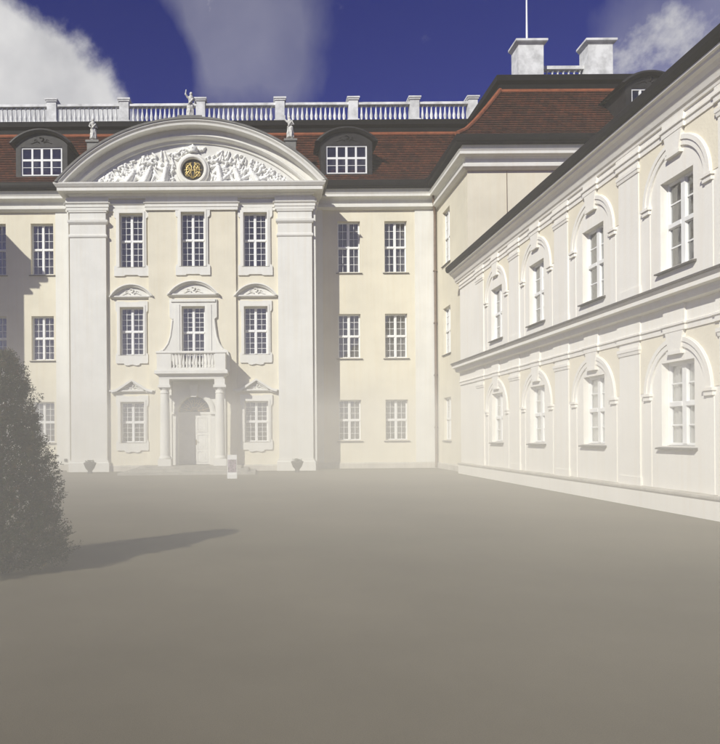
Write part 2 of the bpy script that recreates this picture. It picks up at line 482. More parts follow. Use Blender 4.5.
def window(parent, loc, rotz, w, h, cols, rows, recess=0.26, backing='room_dark', pane_each=False, bar=0.019, mull=0.10, split=0.5,
           sill=0.07, sill_mat='sill_metal', drape=None, cdepth=0.24):
    """casement window: local x along the wall, y inwards, z from the sill; the frame is the part, the rest its pieces"""
    key = (round(w, 3), round(h, 3), cols, rows, recess, pane_each, mull, split, sill, bar)
    if key not in cache:
        fr = MB(); y0, y1 = recess, recess + 0.07
        e = 0.05; hw = w / 2
        zt = h * split
        fr.box(-hw - 0.01, -hw + e, y0, y1, -0.01, h + 0.01)
        fr.box(hw - e, hw + 0.01, y0, y1, -0.01, h + 0.01)
        fr.box(-hw + e, hw - e, y0, y1, -0.01, e)
        fr.box(-hw + e, hw - e, y0, y1, h - e, h + 0.01)
        fr.box(-mull / 2, mull / 2, y0 - 0.02, y1 - 0.004, e, h - e)
        fr.box(-hw + e, -mull / 2, y0 - 0.03, y1 - 0.006, zt - 0.045, zt + 0.045)
        fr.box(mull / 2, hw - e, y0 - 0.03, y1 - 0.006, zt - 0.045, zt + 0.045)
        bars = MB(); panes = []
        for s in (-1, 1):
            xa, xb = (-hw + e, -mull / 2) if s < 0 else (mull / 2, hw - e)
            for (za, zb) in ((e, zt - 0.045), (zt + 0.045, h - e)):
                # casement rim
                r = 0.018
                bars.box(xa, xa + r, y0 + 0.012, y1 - 0.02, za, zb); bars.box(xb - r, xb, y0 + 0.012, y1 - 0.02, za, zb)
                bars.box(xa + r, xb - r, y0 + 0.012, y1 - 0.02, za, za + r); bars.box(xa + r, xb - r, y0 + 0.012, y1 - 0.02, zb - r, zb)
                xs = [xa + (xb - xa) * i / cols for i in range(cols + 1)]
                zs = [za + (zb - za) * i / rows for i in range(rows + 1)]
                for x in xs[1:-1]:
                    bars.box(x - bar / 2, x + bar / 2, y0 + 0.018, y1 - 0.024, za + r, zb - r)
                for z in zs[1:-1]:
                    for i in range(cols):
                        bars.box(xs[i] + (r if i == 0 else bar / 2), xs[i + 1] - (r if i == cols - 1 else bar / 2), y0 + 0.02, y1 - 0.026, z - bar / 2, z + bar / 2)
                if pane_each:
                    for i in range(cols):
                        for j in range(rows):
                            panes.append((xs[i], xs[i + 1], zs[j], zs[j + 1]))
                else:
                    panes.append((xa, xb, za, zb))
        pm = []
        for (a, b, c, d) in panes:
            pm.append(MB().box(a, b, y0 + 0.034, y0 + 0.038, c, d).mesh('pane', 'glass'))
        sl = MB()
        sl.add([(-hw - 0.09, -sill, -0.045), (hw + 0.09, -sill, -0.045), (hw + 0.09, recess, 0.012), (-hw - 0.09, recess, 0.012),
                (-hw - 0.09, -sill, -0.075), (hw + 0.09, -sill, -0.075), (hw + 0.09, recess, -0.08), (-hw - 0.09, recess, -0.08)],
               [(0, 1, 2, 3), (4, 7, 6, 5), (0, 4, 5, 1), (1, 5, 6, 2), (3, 2, 6, 7), (0, 3, 7, 4)])
        cache[key] = (fr.mesh('window', 'window_paint'), bars.mesh('glazing_bars', 'window_paint'), pm, sl)
    fm, bm_, pm, sl = cache[key]
    o = link('window', fm, parent, loc, rotz)
    link('glazing_bars', bm_, o)
    for p in pm:
        q = link('pane', p, o)
        q.rotation_euler = (random.uniform(-0.006, 0.006), 0, random.uniform(-0.006, 0.006))
    k2 = ('sill', key, sill_mat)
    if k2 not in cache: cache[k2] = sl.mesh('sill', sill_mat)
    link('sill', cache[k2], o)
    # gently pleated sheet behind the glass; dark tones paint the unlit room
    k3 = ('backing', round(w, 3), round(h, 3), recess, backing)
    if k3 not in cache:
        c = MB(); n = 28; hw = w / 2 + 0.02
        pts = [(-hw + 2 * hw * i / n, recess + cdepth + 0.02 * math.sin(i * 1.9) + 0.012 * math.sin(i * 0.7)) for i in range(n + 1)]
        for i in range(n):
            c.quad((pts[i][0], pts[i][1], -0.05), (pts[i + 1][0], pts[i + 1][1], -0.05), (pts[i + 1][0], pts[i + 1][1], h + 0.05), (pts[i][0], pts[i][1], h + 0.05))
        cache[k3] = c.mesh('backing', backing, True)
    link('backing', cache[k3], o)
    if drape:                                           # pale side drapes drawn half open
        k4 = ('drape', round(w, 3), round(h, 3), recess, drape)
        if k4 not in cache:
            c = MB(); hw = w / 2
            for s in (-1, 1):
                n = 10
                for i in range(n):
                    xa = s * (hw - hw * drape * i / n); xb = s * (hw - hw * drape * (i + 1) / n)
                    ya = recess + 0.15 + 0.02 * math.sin(i * 2.1); yb = recess + 0.15 + 0.02 * math.sin((i + 1) * 2.1)
                    c.quad((xa, ya, 0), (xb, yb, 0), (xb, yb, h), (xa, ya, h))
            cache[k4] = c.mesh('drape', 'curtain_grey', True)
        link('drape', cache[k4], o)
    return o


# ------------------------------------------------------------------ the palace
FY = 34.0                 # recessed wall plane
RY = 32.4                 # central projection
BY = 32.28                # its middle bay
PY = 29.0                 # corner pavilions
XL, XR = -8.98, 2.86        # central projection
XC = -3.06                # its axis
RX0 = 9.05                # inner face of the right pavilion
LX0 = -15.6              # inner face of the left pavilion
WZ = 13.85                # wall head
palace = thing('palace_building', 'cream and white baroque palace with curved pediment, balcony and red tiled mansard roof', 'palace', (XC, FY, 0))
P = palace

rows_m = ((1.40, 3.42), (5.52, 7.72), (9.80, 12.35))
WW = 1.12
cols_l = (-10.68, -13.05)
cols_r = (4.66, 7.00)
holes_l = [(x - WW / 2, x + WW / 2, a, b) for x in cols_l for (a, b) in rows_m]
holes_r = [(x - WW / 2, x + WW / 2, a, b) for x in cols_r for (a, b) in rows_m]
MB().wall(LX0, XL + 0.05, 0, WZ, holes_l, 0.34, FY).build('wall', 'cream_stucco', P)
MB().wall(XR - 0.05, RX0, 0, WZ, holes_r, 0.34, FY).build('wall', 'cream_stucco', P)
ci = 0
for cols in (cols_l, cols_r):
    for x in cols:
        for i, (a, b) in enumerate(rows_m):
            ci += 1
            cu = ('curtain_mid', 'curtain_mid', 'room_dark')[i]
            window(P, (x, FY, a), 0, WW, b - a, 2, 3, recess=0.22, backing=cu, drape=(None, 0.55, 0.85, 0.35, 0.7)[(ci * 7) % 5])

# right pavilion: return wall (faces -x) and front; left pavilion mirrored
rows_p = rows_m
mw = MB()
mw.wall(0, FY - PY, 0, WZ, [(1.1, 2.3, a, b) for (a, b) in rows_p], 0.34, 0)
mw.xform(Matrix.Translation((RX0, FY, 0)) @ Matrix.Rotation(R(-90), 4, 'Z'))
mw.build('wall', 'cream_stucco', P)
for (a, b) in rows_p:
    window(P, (RX0, FY - 1.7, a), R(-90), 1.2, b - a, 2, 3, recess=0.14, backing='curtain_mid', drape=0.55)
MB().wall(RX0, 30, 0, WZ, [], 0.3, PY).build('wall', 'cream_stucco', P)
mw = MB()
mw.wall(0, FY - PY, 0, WZ, [(2.7, 3.9, a, b) for (a, b) in rows_p], 0.34, 0)
mw.xform(Matrix.Translation((LX0, PY, 0)) @ Matrix.Rotation(R(90), 4, 'Z'))
mw.build('wall', 'cream_stucco', P)
for (a, b) in rows_p:
    window(P, (LX0, PY + 3.3, a), R(90), 1.2, b - a, 2, 3, recess=0.14, backing='curtain_mid')
MB().wall(-27, LX0, 0, WZ, [], 0.3, PY).build('wall', 'cream_stucco', P)
# closing walls behind, so that the building is a body
MB().box(-27, 30, 46, 46.3, 0, WZ + 0.2).box(-27.3, -27, PY, 46, 0, WZ + 0.2).box(30, 30.3, PY, 46, 0, WZ + 0.2).build('rear_wall', 'cream_stucco', P)

# central projection walls
rows_c = ((1.37, 3.31), (5.54, 7.82), (9.72, 12.29))
CW = 1.12
side_c = (-5.92, -0.02)
for (x, u0, u1) in ((-5.92, XL, -5.1), (-0.02, -0.95, XR)):
    MB().wall(u0, u1, 0, 12.75, [(x - CW / 2, x + CW / 2, a, b) for (a, b) in rows_c], 0.40, RY).build('wall', 'cream_stucco', P)
DX = -2.98
MB().wall(-5.1, -0.95, 0, 12.75, [(DX - 0.80, DX + 0.80, 0.30, 3.62), (DX - 0.55, DX + 0.55, 4.78, 7.82), (DX - CW / 2, DX + CW / 2, 9.72, 12.29)], 0.6, BY) \
    .quad((-5.1, BY, 0), (-5.1, RY, 0), (-5.1, RY, 12.75), (-5.1, BY, 12.75)) \
    .quad((-0.95, BY, 0), (-0.95, BY, 12.75), (-0.95, RY, 12.75), (-0.95, RY, 0)).build('wall', 'cream_stucco', P)
MB().quad((XL, RY, 0), (XL, RY, 12.75), (XL, FY + 0.1, 12.75), (XL, FY + 0.1, 0)).build('side_wall', 'white_stucco', P)
MB().quad((XR, RY, 0), (XR, FY + 0.1, 0), (XR, FY + 0.1, 12.75), (XR, RY, 12.75)).build('side_wall', 'white_stucco', P)
for x in side_c:
    for i, (a, b) in enumerate(rows_c):
        window(P, (x, RY, a), 0, CW, b - a, 2, 4, recess=0.20, backing=('curtain_mid', 'room_dark', 'room_dark')[i], drape=(0.5, 0.3 if x < -3 else None, None if x < -3 else 0.35)[i])
window(P, (DX, BY, 9.72), 0, CW, 12.29 - 9.72, 2, 4, recess=0.2, backing='room_dark')
window(P, (DX, BY, 4.78), 0, 1.10, 7.82 - 4.78, 2, 5, recess=0.2, backing='room_dark', split=0.6, sill=0.02)

# plinths
pl = [(0.0, 0.0), (0.07, 0.0), (0.07, 0.24), (0.03, 0.30), (0.0, 0.30)]
plm = MB()
plm.sweep([(-27, PY), (LX0, PY), (LX0, FY), (XL, FY)], pl)
plm.sweep([(XR, FY), (RX0, FY), (RX0, PY), (30, PY)], pl)
plm.build('plinth', 'plinth_stone', P)
plm = MB()
plm.sweep([(XL, FY), (XL, RY), (-8.9, RY)], pl).sweep([(-7.02, RY), (-5.1, RY), (-5.1, BY), (-4.75, BY)], pl)
plm.sweep([(-1.2, BY), (-0.95, BY), (-0.95, RY), (0.97, RY)], pl).sweep([(2.75, RY), (XR, RY), (XR, FY)], pl)
plm.build('plinth', 'plinth_stone', P)

# flat corner strips on the recessed walls and the pavilions
MB().box(7.95, RX0 - 0.12, FY - 0.045, FY + 0.02, 0.30, 12.9).build('wall_strip', 'white_stucco', P)
MB().box(-10.0, XL + 0.02, FY - 0.045, FY + 0.02, 0.30, 12.9).build('wall_strip', 'white_stucco', P)
MB().box(XR - 0.02, 3.35, FY - 0.045, FY + 0.02, 0.30, 12.9).build('wall_strip', 'white_stucco', P)

# giant pilasters
QY = RY - 0.18
for (a, b) in ((-8.81, -7.10), (1.05, 2.67)):
    m = MB()
    m.box(a, b, QY, RY + 0.02, 0.55, 11.15)
    path = [(a, RY + 0.01), (a, QY), (b, QY), (b, RY + 0.01)]
    m.sweep(path, [(-0.02, 0.0), (0.10, 0.0), (0.10, 0.42), (0.05, 0.47), (0.05, 0.55), (-0.02, 0.55)])
    pa = m.build('pilaster', 'white_stucco', P)
    cm = MB()
    cm.sweep(path, [(-0.02, 11.10), (0.02, 11.10), (0.05, 11.14), (0.05, 11.22), (0.02, 11.26), (-0.02, 11.26)])
    cm.box(a + 0.001, b - 0.001, QY + 0.001, RY + 0.02, 11.15, 12.35)
    cm.sweep(path, [(-0.02, 11.72), (0.03, 11.74), (0.09, 11.82), (0.10, 11.92), (0.03, 11.94), (-0.02, 11.95)])
    cm.sweep(path, [(-0.02, 12.28), (0.05, 12.30), (0.05, 12.36), (-0.02, 12.37)])
    o = cm.build('capital', 'white_stucco', pa)
    o.matrix_parent_inverse = Matrix.Translation((0, 0, 0))
# narrow outer strips beside the pilasters
for (a, b) in ((XL + 0.01, -8.9), (2.74, XR - 0.01)):
    MB().box(a, b, RY - 0.05, RY + 0.02, 0.30, 12.5).build('wall_strip', 'white_stucco', P)

# entablature of the projection (breaks forward over pilasters and middle bay)
rpath = [(XL, FY), (XL, RY), (-8.9, RY), (-8.9, QY), (-7.02, QY), (-7.02, RY), (-5.16, RY), (-5.16, BY - 0.04), (-0.89, BY - 0.04), (-0.89, RY), (0.97, RY), (0.97, QY), (2.75, QY), (2.75, RY), (XR, RY), (XR, FY)]
ent = MB()
ent.sweep(rpath, [(-0.05, 12.38), (0.05, 12.38), (0.05, 12.52), (0.08, 12.53), (0.08, 12.66), (0.13, 12.69), (0.15, 12.73), (0.06, 12.75), (0.06, 12.98), (-0.1, 12.98)])
ent.build('entablature', 'white_stucco', P)
cor = MB()
spath = [(XL + 0.42, FY), (XL + 0.42, RY), (XR - 0.42, RY), (XR - 0.42, FY)]
cor.sweep(spath, [(-0.1, 12.95), (0.20, 12.95), (0.24, 13.04), (0.34, 13.10), (0.36, 13.14), (0.70, 13.15), (0.70, 13.30), (0.74, 13.32), (0.83, 13.44), (0.84, 13.50), (-0.1, 13.56)])
cor.build('cornice', 'white_stucco', P)

# main cornice of recessed walls and pavilions, with gutter
cp = [(-0.1, 12.90), (0.10, 12.90), (0.22, 12.97), (0.25, 12.99), (0.25, 13.12), (0.12, 13.14), (0.12, 13.36), (0.18, 13.43), (0.44, 13.45), (0.44, 13.56), (0.49, 13.64), (0.30, 13.67), (0.30, 13.88), (-0.1, 13.90)]
gp = [(0.0, 13.92), (0.60, 13.88), (0.66, 13.92), (0.68, 14.02), (0.68, 14.14), (0.64, 14.20), (0.0, 14.22)]
lp = [(-27, PY), (LX0, PY), (LX0, FY), (XL - 0.02, FY)]
rp = [(XR + 0.02, FY), (RX0, FY), (RX0, PY), (30, PY)]
for p in (lp, rp):
    MB().sweep(p, cp).build('cornice', 'white_stucco', P)
    MB().sweep(p, gp).build('gutter', 'dark_sheet_metal', P)

# ---- segmental pediment
ZCH = 13.52
ZC = 8.20
hh = ZCH - ZC


def arc_sweep(mb, cx, cz, prof, h, ybase, n=64, cap=True):
    m = len(prof); vs = []; fs = []
    for i in range(n + 1):
        t = -1 + 2 * i / n
        for (r, d) in prof:
            th = math.acos(min(1, h / r)) * t
            vs.append((cx + r * math.sin(th), ybase - d, cz + r * math.cos(th)))
    for i in range(n):
        for j in range(m - 1):
            fs.append((i * m + j, (i + 1) * m + j, (i + 1) * m + j + 1, i * m + j + 1))
    if cap:
        fs.append(tuple(range(m))); fs.append(tuple(n * m + j for j in range(m)))
    mb.add(vs, fs)
    return mb


XP = -2.98
ped = MB()
arc_sweep(ped, XP, ZC, [(8.20, 0.0), (8.20, 0.86), (8.13, 0.86), (8.06, 0.78), (7.97, 0.76), (7.95, 0.30), (7.74, 0.28), (7.70, 0.36), (7.63, 0.36), (7.58, 0.28), (7.56, 0.08), (7.42, 0.06), (7.40, -0.02)], hh, RY, 72, False)
ped.build('pediment_arch', 'white_stucco', P, True)
for p in bpy.data.objects['pediment_arch'].data.polygons: p.use_smooth = False
lead = MB()
arc_sweep(lead, XP, ZC, [(8.19, 0.90), (8.27, 0.91), (8.30, 0.86), (8.32, -0.2), (8.33, -2.8), (8.19, -2.8)], hh, RY, 72)
lead.build('pediment_roof', 'lead_sheet', P)
# tympanum field
tp = MB()
lpts = arc(XP, ZC, 7.45, math.pi / 2 + math.acos(hh / 7.45), math.pi / 2 - math.acos(hh / 7.45), 60)
tp.plate([lpts], RY + 0.03, RY + 0.4)
tymp = tp.build('tympanum', 'tympanum_field', P)

# sculpted relief: trophies, flags and reclining figures as a height field with real depth
rng = np.random.default_rng(11)
nx, nz = 420, 96
x0r, x1r = XP - 5.0, XP + 5.0
z0r, z1r = ZCH + 0.04, ZC + 7.30
gx = np.linspace(x0r, x1r, nx); gz = np.linspace(z0r, z1r, nz)
GX, GZ = np.meshgrid(gx, gz, indexing='ij')
H = np.zeros_like(GX)


def capsule(ax, az, bx, bz, ra, rb, top):
    global H
    dx, dz = bx - ax, bz - az
    ll = dx * dx + dz * dz + 1e-9
    t = np.clip(((GX - ax) * dx + (GZ - az) * dz) / ll, 0, 1)
    d = np.hypot(GX - ax - t * dx, GZ - az - t * dz)
    r = ra + (rb - ra) * t
    q = np.clip(1 - (d / r) ** 2, 0, 1)
    hgt = np.sqrt(q) * np.minimum(top, 1.5 * r)
    H = np.maximum(H, np.where(q > 0, hgt + 0.03, 0))


def roof_z(x, r=7.25):
    return ZC + math.sqrt(max(0.0, r * r - (x - XP) ** 2))


for side in (-1, 1):
    # reclining and seated figures
    for (fx, tall, lean) in ((1.35, 1.30, 0.25), (2.25, 1.02, 0.45), (3.1, 0.72, 0.6)):
        x = XP + side * fx; zb = ZCH + 0.12
        hip = (x, zb + 0.12)
        sh = (x - side * lean * 0.45, zb + 0.12 + tall * 0.48)
        capsule(*hip, *sh, 0.17, 0.14, 0.24)
        capsule(sh[0] - side * 0.04, sh[1] + 0.17, sh[0] - side * 0.05, sh[1] + 0.20, 0.095, 0.09, 0.24)
        kn = (x + side * 0.42, zb + 0.28 * tall + 0.1)
        capsule(*hip, *kn, 0.13, 0.10, 0.22); capsule(*kn, x + side * 0.66, zb + 0.02, 0.09, 0.06, 0.18)
        capsule(*hip, x + side * 0.55, zb + 0.04, 0.12, 0.08, 0.2)
        el = (sh[0] + side * 0.28, sh[1] + 0.02)
        capsule(*sh, *el, 0.075, 0.06, 0.2); capsule(*el, el[0] + side * 0.10, el[1] + 0.22, 0.055, 0.045, 0.2)
        capsule(*sh, sh[0] - side * 0.25, sh[1] - 0.22, 0.07, 0.05, 0.2)
        for k in range(5):
            a = rng.uniform(0, math.pi); ln = rng.uniform(0.12, 0.3)
            px = x + rng.uniform(-0.3, 0.35); pz = zb + rng.uniform(0.0, 0.35)
            capsule(px, pz, px + ln * math.cos(a), pz + ln * math.sin(a), 0.05, 0.025, 0.17)
    # flags, spears, drapery ends, helmets and leaf scrolls filling the field
    for k in range(190):
        fx = rng.uniform(0.85, 5.0); x = XP + side * fx
        zt = roof_z(x) - 0.10
        if zt < ZCH + 0.16: continue
        z = rng.uniform(ZCH + 0.08, zt)
        a = rng.normal(0.9, 0.7); ln = rng.uniform(0.10, 0.34)
        ex = x + side * ln * math.cos(a) * 0.8; ez = min(z + ln * math.sin(a), roof_z(ex) - 0.05)
        capsule(x, z, ex, ez, rng.uniform(0.04, 0.085), rng.uniform(0.02, 0.05), rng.uniform(0.07, 0.19))
    for k in range(26):
        fx = rng.uniform(0.9, 4.3); x = XP + side * fx
        z = rng.uniform(ZCH + 0.12, max(ZCH + 0.14, roof_z(x) - 0.25))
        rr = rng.uniform(0.08, 0.16); a0 = rng.uniform(0, 6.28); prev = None
        for i in range(9):
            aa = a0 + i * 0.62; q = rr * (1 - i * 0.075)
            p = (x + q * math.cos(aa), z + q * math.sin(aa))
            if prev: capsule(*prev, *p, 0.036, 0.03, 0.15)
            prev = p
    for k in range(4):                                  # spears and banner poles
        fx = 0.9 + 0.8 * k
        x = XP + side * fx
        capsule(x, ZCH + 0.3, x + side * 0.45, roof_z(x + side * 0.45) - 0.05, 0.03, 0.022, 0.12)
# carved crown area over the medallion
for k in range(40):
    a = rng.uniform(0.15 * math.pi, 0.85 * math.pi); q = rng.uniform(0.86, 1.15)
    x = XP + 0.02 + q * math.cos(a); z = ZCH + 0.80 + q * math.sin(a) * 0.98
    if z > roof_z(x) - 0.06: continue
    b = a + rng.normal(0, 0.8)
    capsule(x, z, x + 0.14 * math.cos(b), z + 0.12 * math.sin(b), 0.06, 0.03, 0.16)
rim = np.hypot(GX - XP, GZ - ZC)
H = np.where(rim > 7.36, 0, H)
H = np.where(np.hypot(GX - XP - 0.02, GZ - ZCH - 0.80) < 0.62, 0, H)
H += np.where(H > 0.02, 0.012 * np.sin(GX * 53 + 7 * np.sin(GZ * 31)) * np.cos(GZ * 47), 0)
rb = MB()
idx = -np.ones((nx, nz), int)
keep = H > 0.005
for i in range(nx):
    for j in range(nz):
        lo = keep[max(0, i - 1):i + 2, max(0, j - 1):j + 2]
        if lo.any():
            idx[i, j] = len(rb.v)
            rb.v.append((gx[i], RY + 0.035 - max(0.0, H[i, j]) * 1.25 + (0.01 if H[i, j] <= 0.005 else 0), gz[j]))
for i in range(nx - 1):
    for j in range(nz - 1):
        q = (idx[i, j], idx[i + 1, j], idx[i + 1, j + 1], idx[i, j + 1])
        if min(q) >= 0: rb.f.append(tuple(int(a) for a in q))
rel = rb.mesh('relief', 'relief_plaster', True)
link('relief', rel, tymp)

# medallion with gilded cipher
MXc, MZc = XP + 0.02, ZCH + 0.80


def face_disc(mb, prof, n=36):
    """lathe turned to face -y: prof of (radius, y)"""
    k = len(mb.v)
    mb.lathe(0, 0, [(r, -y) for (r, y) in prof], n)
    mb.xform(Matrix.Translation((MXc, 0, MZc)) @ Matrix.Rotation(R(90), 4, 'X'), k)


ring = MB()
vs = []; fs = []; n = 40
prof = [(0.53, 0.02), (0.53, -0.16), (0.58, -0.22), (0.66, -0.22), (0.72, -0.15), (0.78, -0.12), (0.80, 0.02)]
for (r, y) in prof:
    for i in range(n):
        a = 2 * math.pi * i / n
        vs.append((MXc + r * math.cos(a), RY + y, MZc + r * math.sin(a)))
for j in range(len(prof) - 1):
    for i in range(n):
        i2 = (i + 1) % n
        fs.append((j * n + i, j * n + i2, (j + 1) * n + i2, (j + 1) * n + i))
ring.add(vs, fs)
med = ring.build('medallion', 'white_stucco', P)
dk = MB()
dk.plate([arc(MXc, MZc, 0.535, 0, 2 * math.pi * 35 / 36, 35)], RY - 0.02, RY + 0.1)
link('medallion_field', dk.mesh('medallion_field', 'medallion_dark'), med)
cz_ = MB()


def scroll(pts, r=0.028):
    cz_.tube([(MXc + x, RY - 0.05, MZc + z) for (x, z) in pts], r, 6)


for s in (-1, 1):                                       # mirrored interlaced script letters
    scroll([(s * (0.06 + 0.30 * math.sin(t * math.pi) * (1 - 0.25 * t)), -0.36 + 0.72 * t) for t in [i / 14 for i in range(15)]])
    scroll([(s * (0.34 - 0.62 * t), -0.26 + 0.5 * t + 0.09 * math.sin(t * 6.3)) for t in [i / 14 for i in range(15)]])
    scroll([(s * (0.22 + 0.12 * math.cos(a)), 0.20 + 0.12 * math.sin(a)) for a in [i * 0.5 for i in range(13)]], 0.024)
    scroll([(s * (0.25 + 0.11 * math.cos(a)), -0.18 + 0.11 * math.sin(a)) for a in [i * 0.5 for i in range(13)]], 0.024)
    scroll([(s * 0.02, -0.4), (s * 0.10, -0.1), (s * 0.05, 0.12), (s * 0.14, 0.36)])
scroll([(-0.42, 0.0), (-0.2, 0.03), (0, 0.0), (0.2, 0.03), (0.42, 0.0)], 0.022)
link('cipher', cz_.mesh('cipher', 'gilded', True), med)
cw = MB()                                               # stone crown over it
cw.lathe(MXc, RY - 0.10, [(0.20, MZc + 0.80), (0.22, MZc + 0.82), (0.20, MZc + 0.88), (0.24, MZc + 0.98), (0.20, MZc + 1.08), (0.06, MZc + 1.13), (0.05, MZc + 1.18), (0.02, MZc + 1.22)], 12)
for i in range(5):
    a = math.pi + math.pi * i / 4
    cw.lathe(MXc + 0.21 * math.cos(a), RY - 0.10 + 0.21 * math.sin(a), [(0.01, MZc + 0.93), (0.045, MZc + 0.97), (0.01, MZc + 1.03)], 6)
link('crown', cw.mesh('crown', 'relief_plaster', True), med)

# statue base on the apex
MB().plate([[(-4.15 + 0.2, 16.35), (-2.2, 16.35), (-2.2, 16.55), (-2.45, 16.62), (-2.5, 16.82), (-3.65, 16.82), (-3.70, 16.62), (-3.95, 16.55)]], RY - 0.30, RY + 0.7) \
    .box(-3.65, -2.5, RY - 0.298, RY + 0.7, 16.815, 16.82).quad((-3.65, RY - 0.3, 16.822), (-2.5, RY - 0.3, 16.822), (-2.5, RY + 0.7, 16.822), (-3.65, RY + 0.7, 16.822)).build('statue_base', 'lead_sheet', P)
for x in (-7.86, 1.72):
    MB().box(x - 0.26, x + 0.26, RY + 0.45, RY + 0.95, 13.6, 15.9).box(x - 0.32, x + 0.32, RY + 0.39, RY + 1.01, 15.9, 16.0).build('statue_base', 'lead_sheet', P)

# ---- window surrounds, hoods
def eared(cx, z0, z1, hw, ear, zt=0.4, zb=0.4, scallop=False):
    pts = []
    nb = 6
    if scallop:
        pts += [(cx - hw - ear, z0 + 0.10), (cx - hw - ear + 0.03, z0 + 0.02)]
        pts += [(cx - hw * 0.55, z0 + 0.02), (cx - hw * 0.50, z0 - 0.05), (cx - hw * 0.30, z0 - 0.08), (cx, z0 - 0.03), (cx + hw * 0.30, z0 - 0.08), (cx + hw * 0.50, z0 - 0.05), (cx + hw * 0.55, z0 + 0.02)]
        pts += [(cx + hw + ear - 0.03, z0 + 0.02), (cx + hw + ear, z0 + 0.10)]
    else:
        pts += [(cx - hw - ear, z0), (cx - hw * 0.5, z0 + 0.0), (cx - hw * 0.4, z0 + 0.05), (cx + hw * 0.4, z0 + 0.05), (cx + hw * 0.5, z0), (cx + hw + ear, z0)]
    pts += [(cx + hw + ear, z0 + zb), (cx + hw + ear * 0.7, z0 + zb + 0.08), (cx + hw, z0 + zb + 0.12), (cx + hw, z1 - zt - 0.12), (cx + hw + ear * 0.7, z1 - zt - 0.08), (cx + hw + ear, z1 - zt)]
    pts += [(cx + hw + ear, z1), (cx + hw * 0.55, z1), (cx + hw * 0.4, z1 - 0.04), (cx - hw * 0.4, z1 - 0.04), (cx - hw * 0.55, z1), (cx - hw - ear, z1)]
    pts += [(cx - hw - ear, z1 - zt), (cx - hw - ear * 0.7, z1 - zt - 0.08), (cx - hw, z1 - zt - 0.12), (cx - hw, z0 + zb + 0.12), (cx - hw - ear * 0.7, z0 + zb + 0.08), (cx - hw - ear, z0 + zb)]
    return pts


def rect(a, b, c, d):
    return [(a, c), (b, c), (b, d), (a, d)]


def surround(cx, wy, z0, z1, wz0, wz1, hw, ear, w=CW, scallop=False):
    m = MB()
    m.plate([eared(cx, z0, z1, hw, ear, scallop=scallop), rect(cx - w / 2, cx + w / 2, wz0, wz1)], wy - 0.075, wy + 0.01)
    # raised inner fillet
    m.plate([rect(cx - w / 2 - 0.09, cx + w / 2 + 0.09, wz0 - 0.003, wz1 + 0.09), rect(cx - w / 2 - 0.002, cx + w / 2 + 0.002, wz0, wz1 + 0.002)], wy - 0.10, wy - 0.07)
    m.build('window_surround', 'white_stucco', P)


for (x, wy) in ((side_c[0], RY), (DX, BY), (side_c[1], RY)):
    surround(x, wy, 9.30, 12.34 + 0.22, 9.72, 12.29, 0.72, 0.10)
for x in side_c:
    surround(x, RY, 5.12, 8.10, 5.54, 7.82, 0.70, 0.07, scallop=True)
    surround(x, RY, 0.98, 3.62, 1.37, 3.31, 0.70, 0.07, scallop=True)


def leaf_motif(mb, cx, y, z, s=1.0):
    """small carved scroll: an S with leaf ends and two side tendrils"""
    sp = [(0.10 * math.cos(2.4 - t) * (1 - t / 9), 0.09 + 0.09 * math.sin(2.4 - t) * (1 - t / 9)) for t in [i * 0.55 for i in range(9)]]
    mb.tube([(cx + s * a, y - 0.015, z + s * b) for a, b in sp], [0.012 + 0.024 * math.sin(math.pi * (i + 0.5) / 9) for i in range(9)], 6)
    for q in (-1, 1):
        td = [(q * (0.08 + 0.34 * t), -0.03 + 0.05 * math.sin(t * 5.0) * (1 - 0.4 * t)) for t in [i / 9 for i in range(10)]]
        mb.tube([(cx + s * a, y - 0.01, z + s * b) for a, b in td], [0.03 * (1 - 0.75 * i / 9) for i in range(10)], 6)
        mb.tube([(cx + s * q * (0.22 + 0.05 * math.cos(t)), y - 0.012, z + s * (0.05 + 0.045 * math.sin(t))) for t in [i * 0.7 for i in range(8)]], 0.014, 5)


def hood_segment(cx, wy, z0, hw, rise):
    m = MB()
    # flat shelf
    m.sweep([(cx - hw + 0.10, wy + 0.01), (cx - hw + 0.10, wy - 0.02), (cx + hw - 0.10, wy - 0.02), (cx + hw - 0.10, wy + 0.01)], [(-0.01, z0 - 0.06), (0.08, z0 - 0.05), (0.14, z0 - 0.01), (0.14, z0 + 0.05), (-0.01, z0 + 0.06)])
    r = (hw * hw + rise * rise) / (2 * rise)
    h = r - rise
    arc_sweep(m, cx, z0 + 0.02 - h, [(r, -0.02), (r, 0.26), (r - 0.05, 0.27), (r - 0.09, 0.20), (r - 0.13, 0.17), (r - 0.13, -0.02)], h, wy, 24)
    m.build('window_hood', 'white_stucco', P)
    t = MB()
    rr = r - 0.10
    half = math.acos(min(1, (h + 0.04) / rr))
    t.plate([arc(cx, z0 - h, rr, math.pi / 2 + half, math.pi / 2 - half, 20)], wy - 0.05, wy + 0.01)
    leaf_motif(t, cx, wy - 0.07, z0 + 0.18, 1.1)
    t.build('hood_carving', 'white_stucco', P)


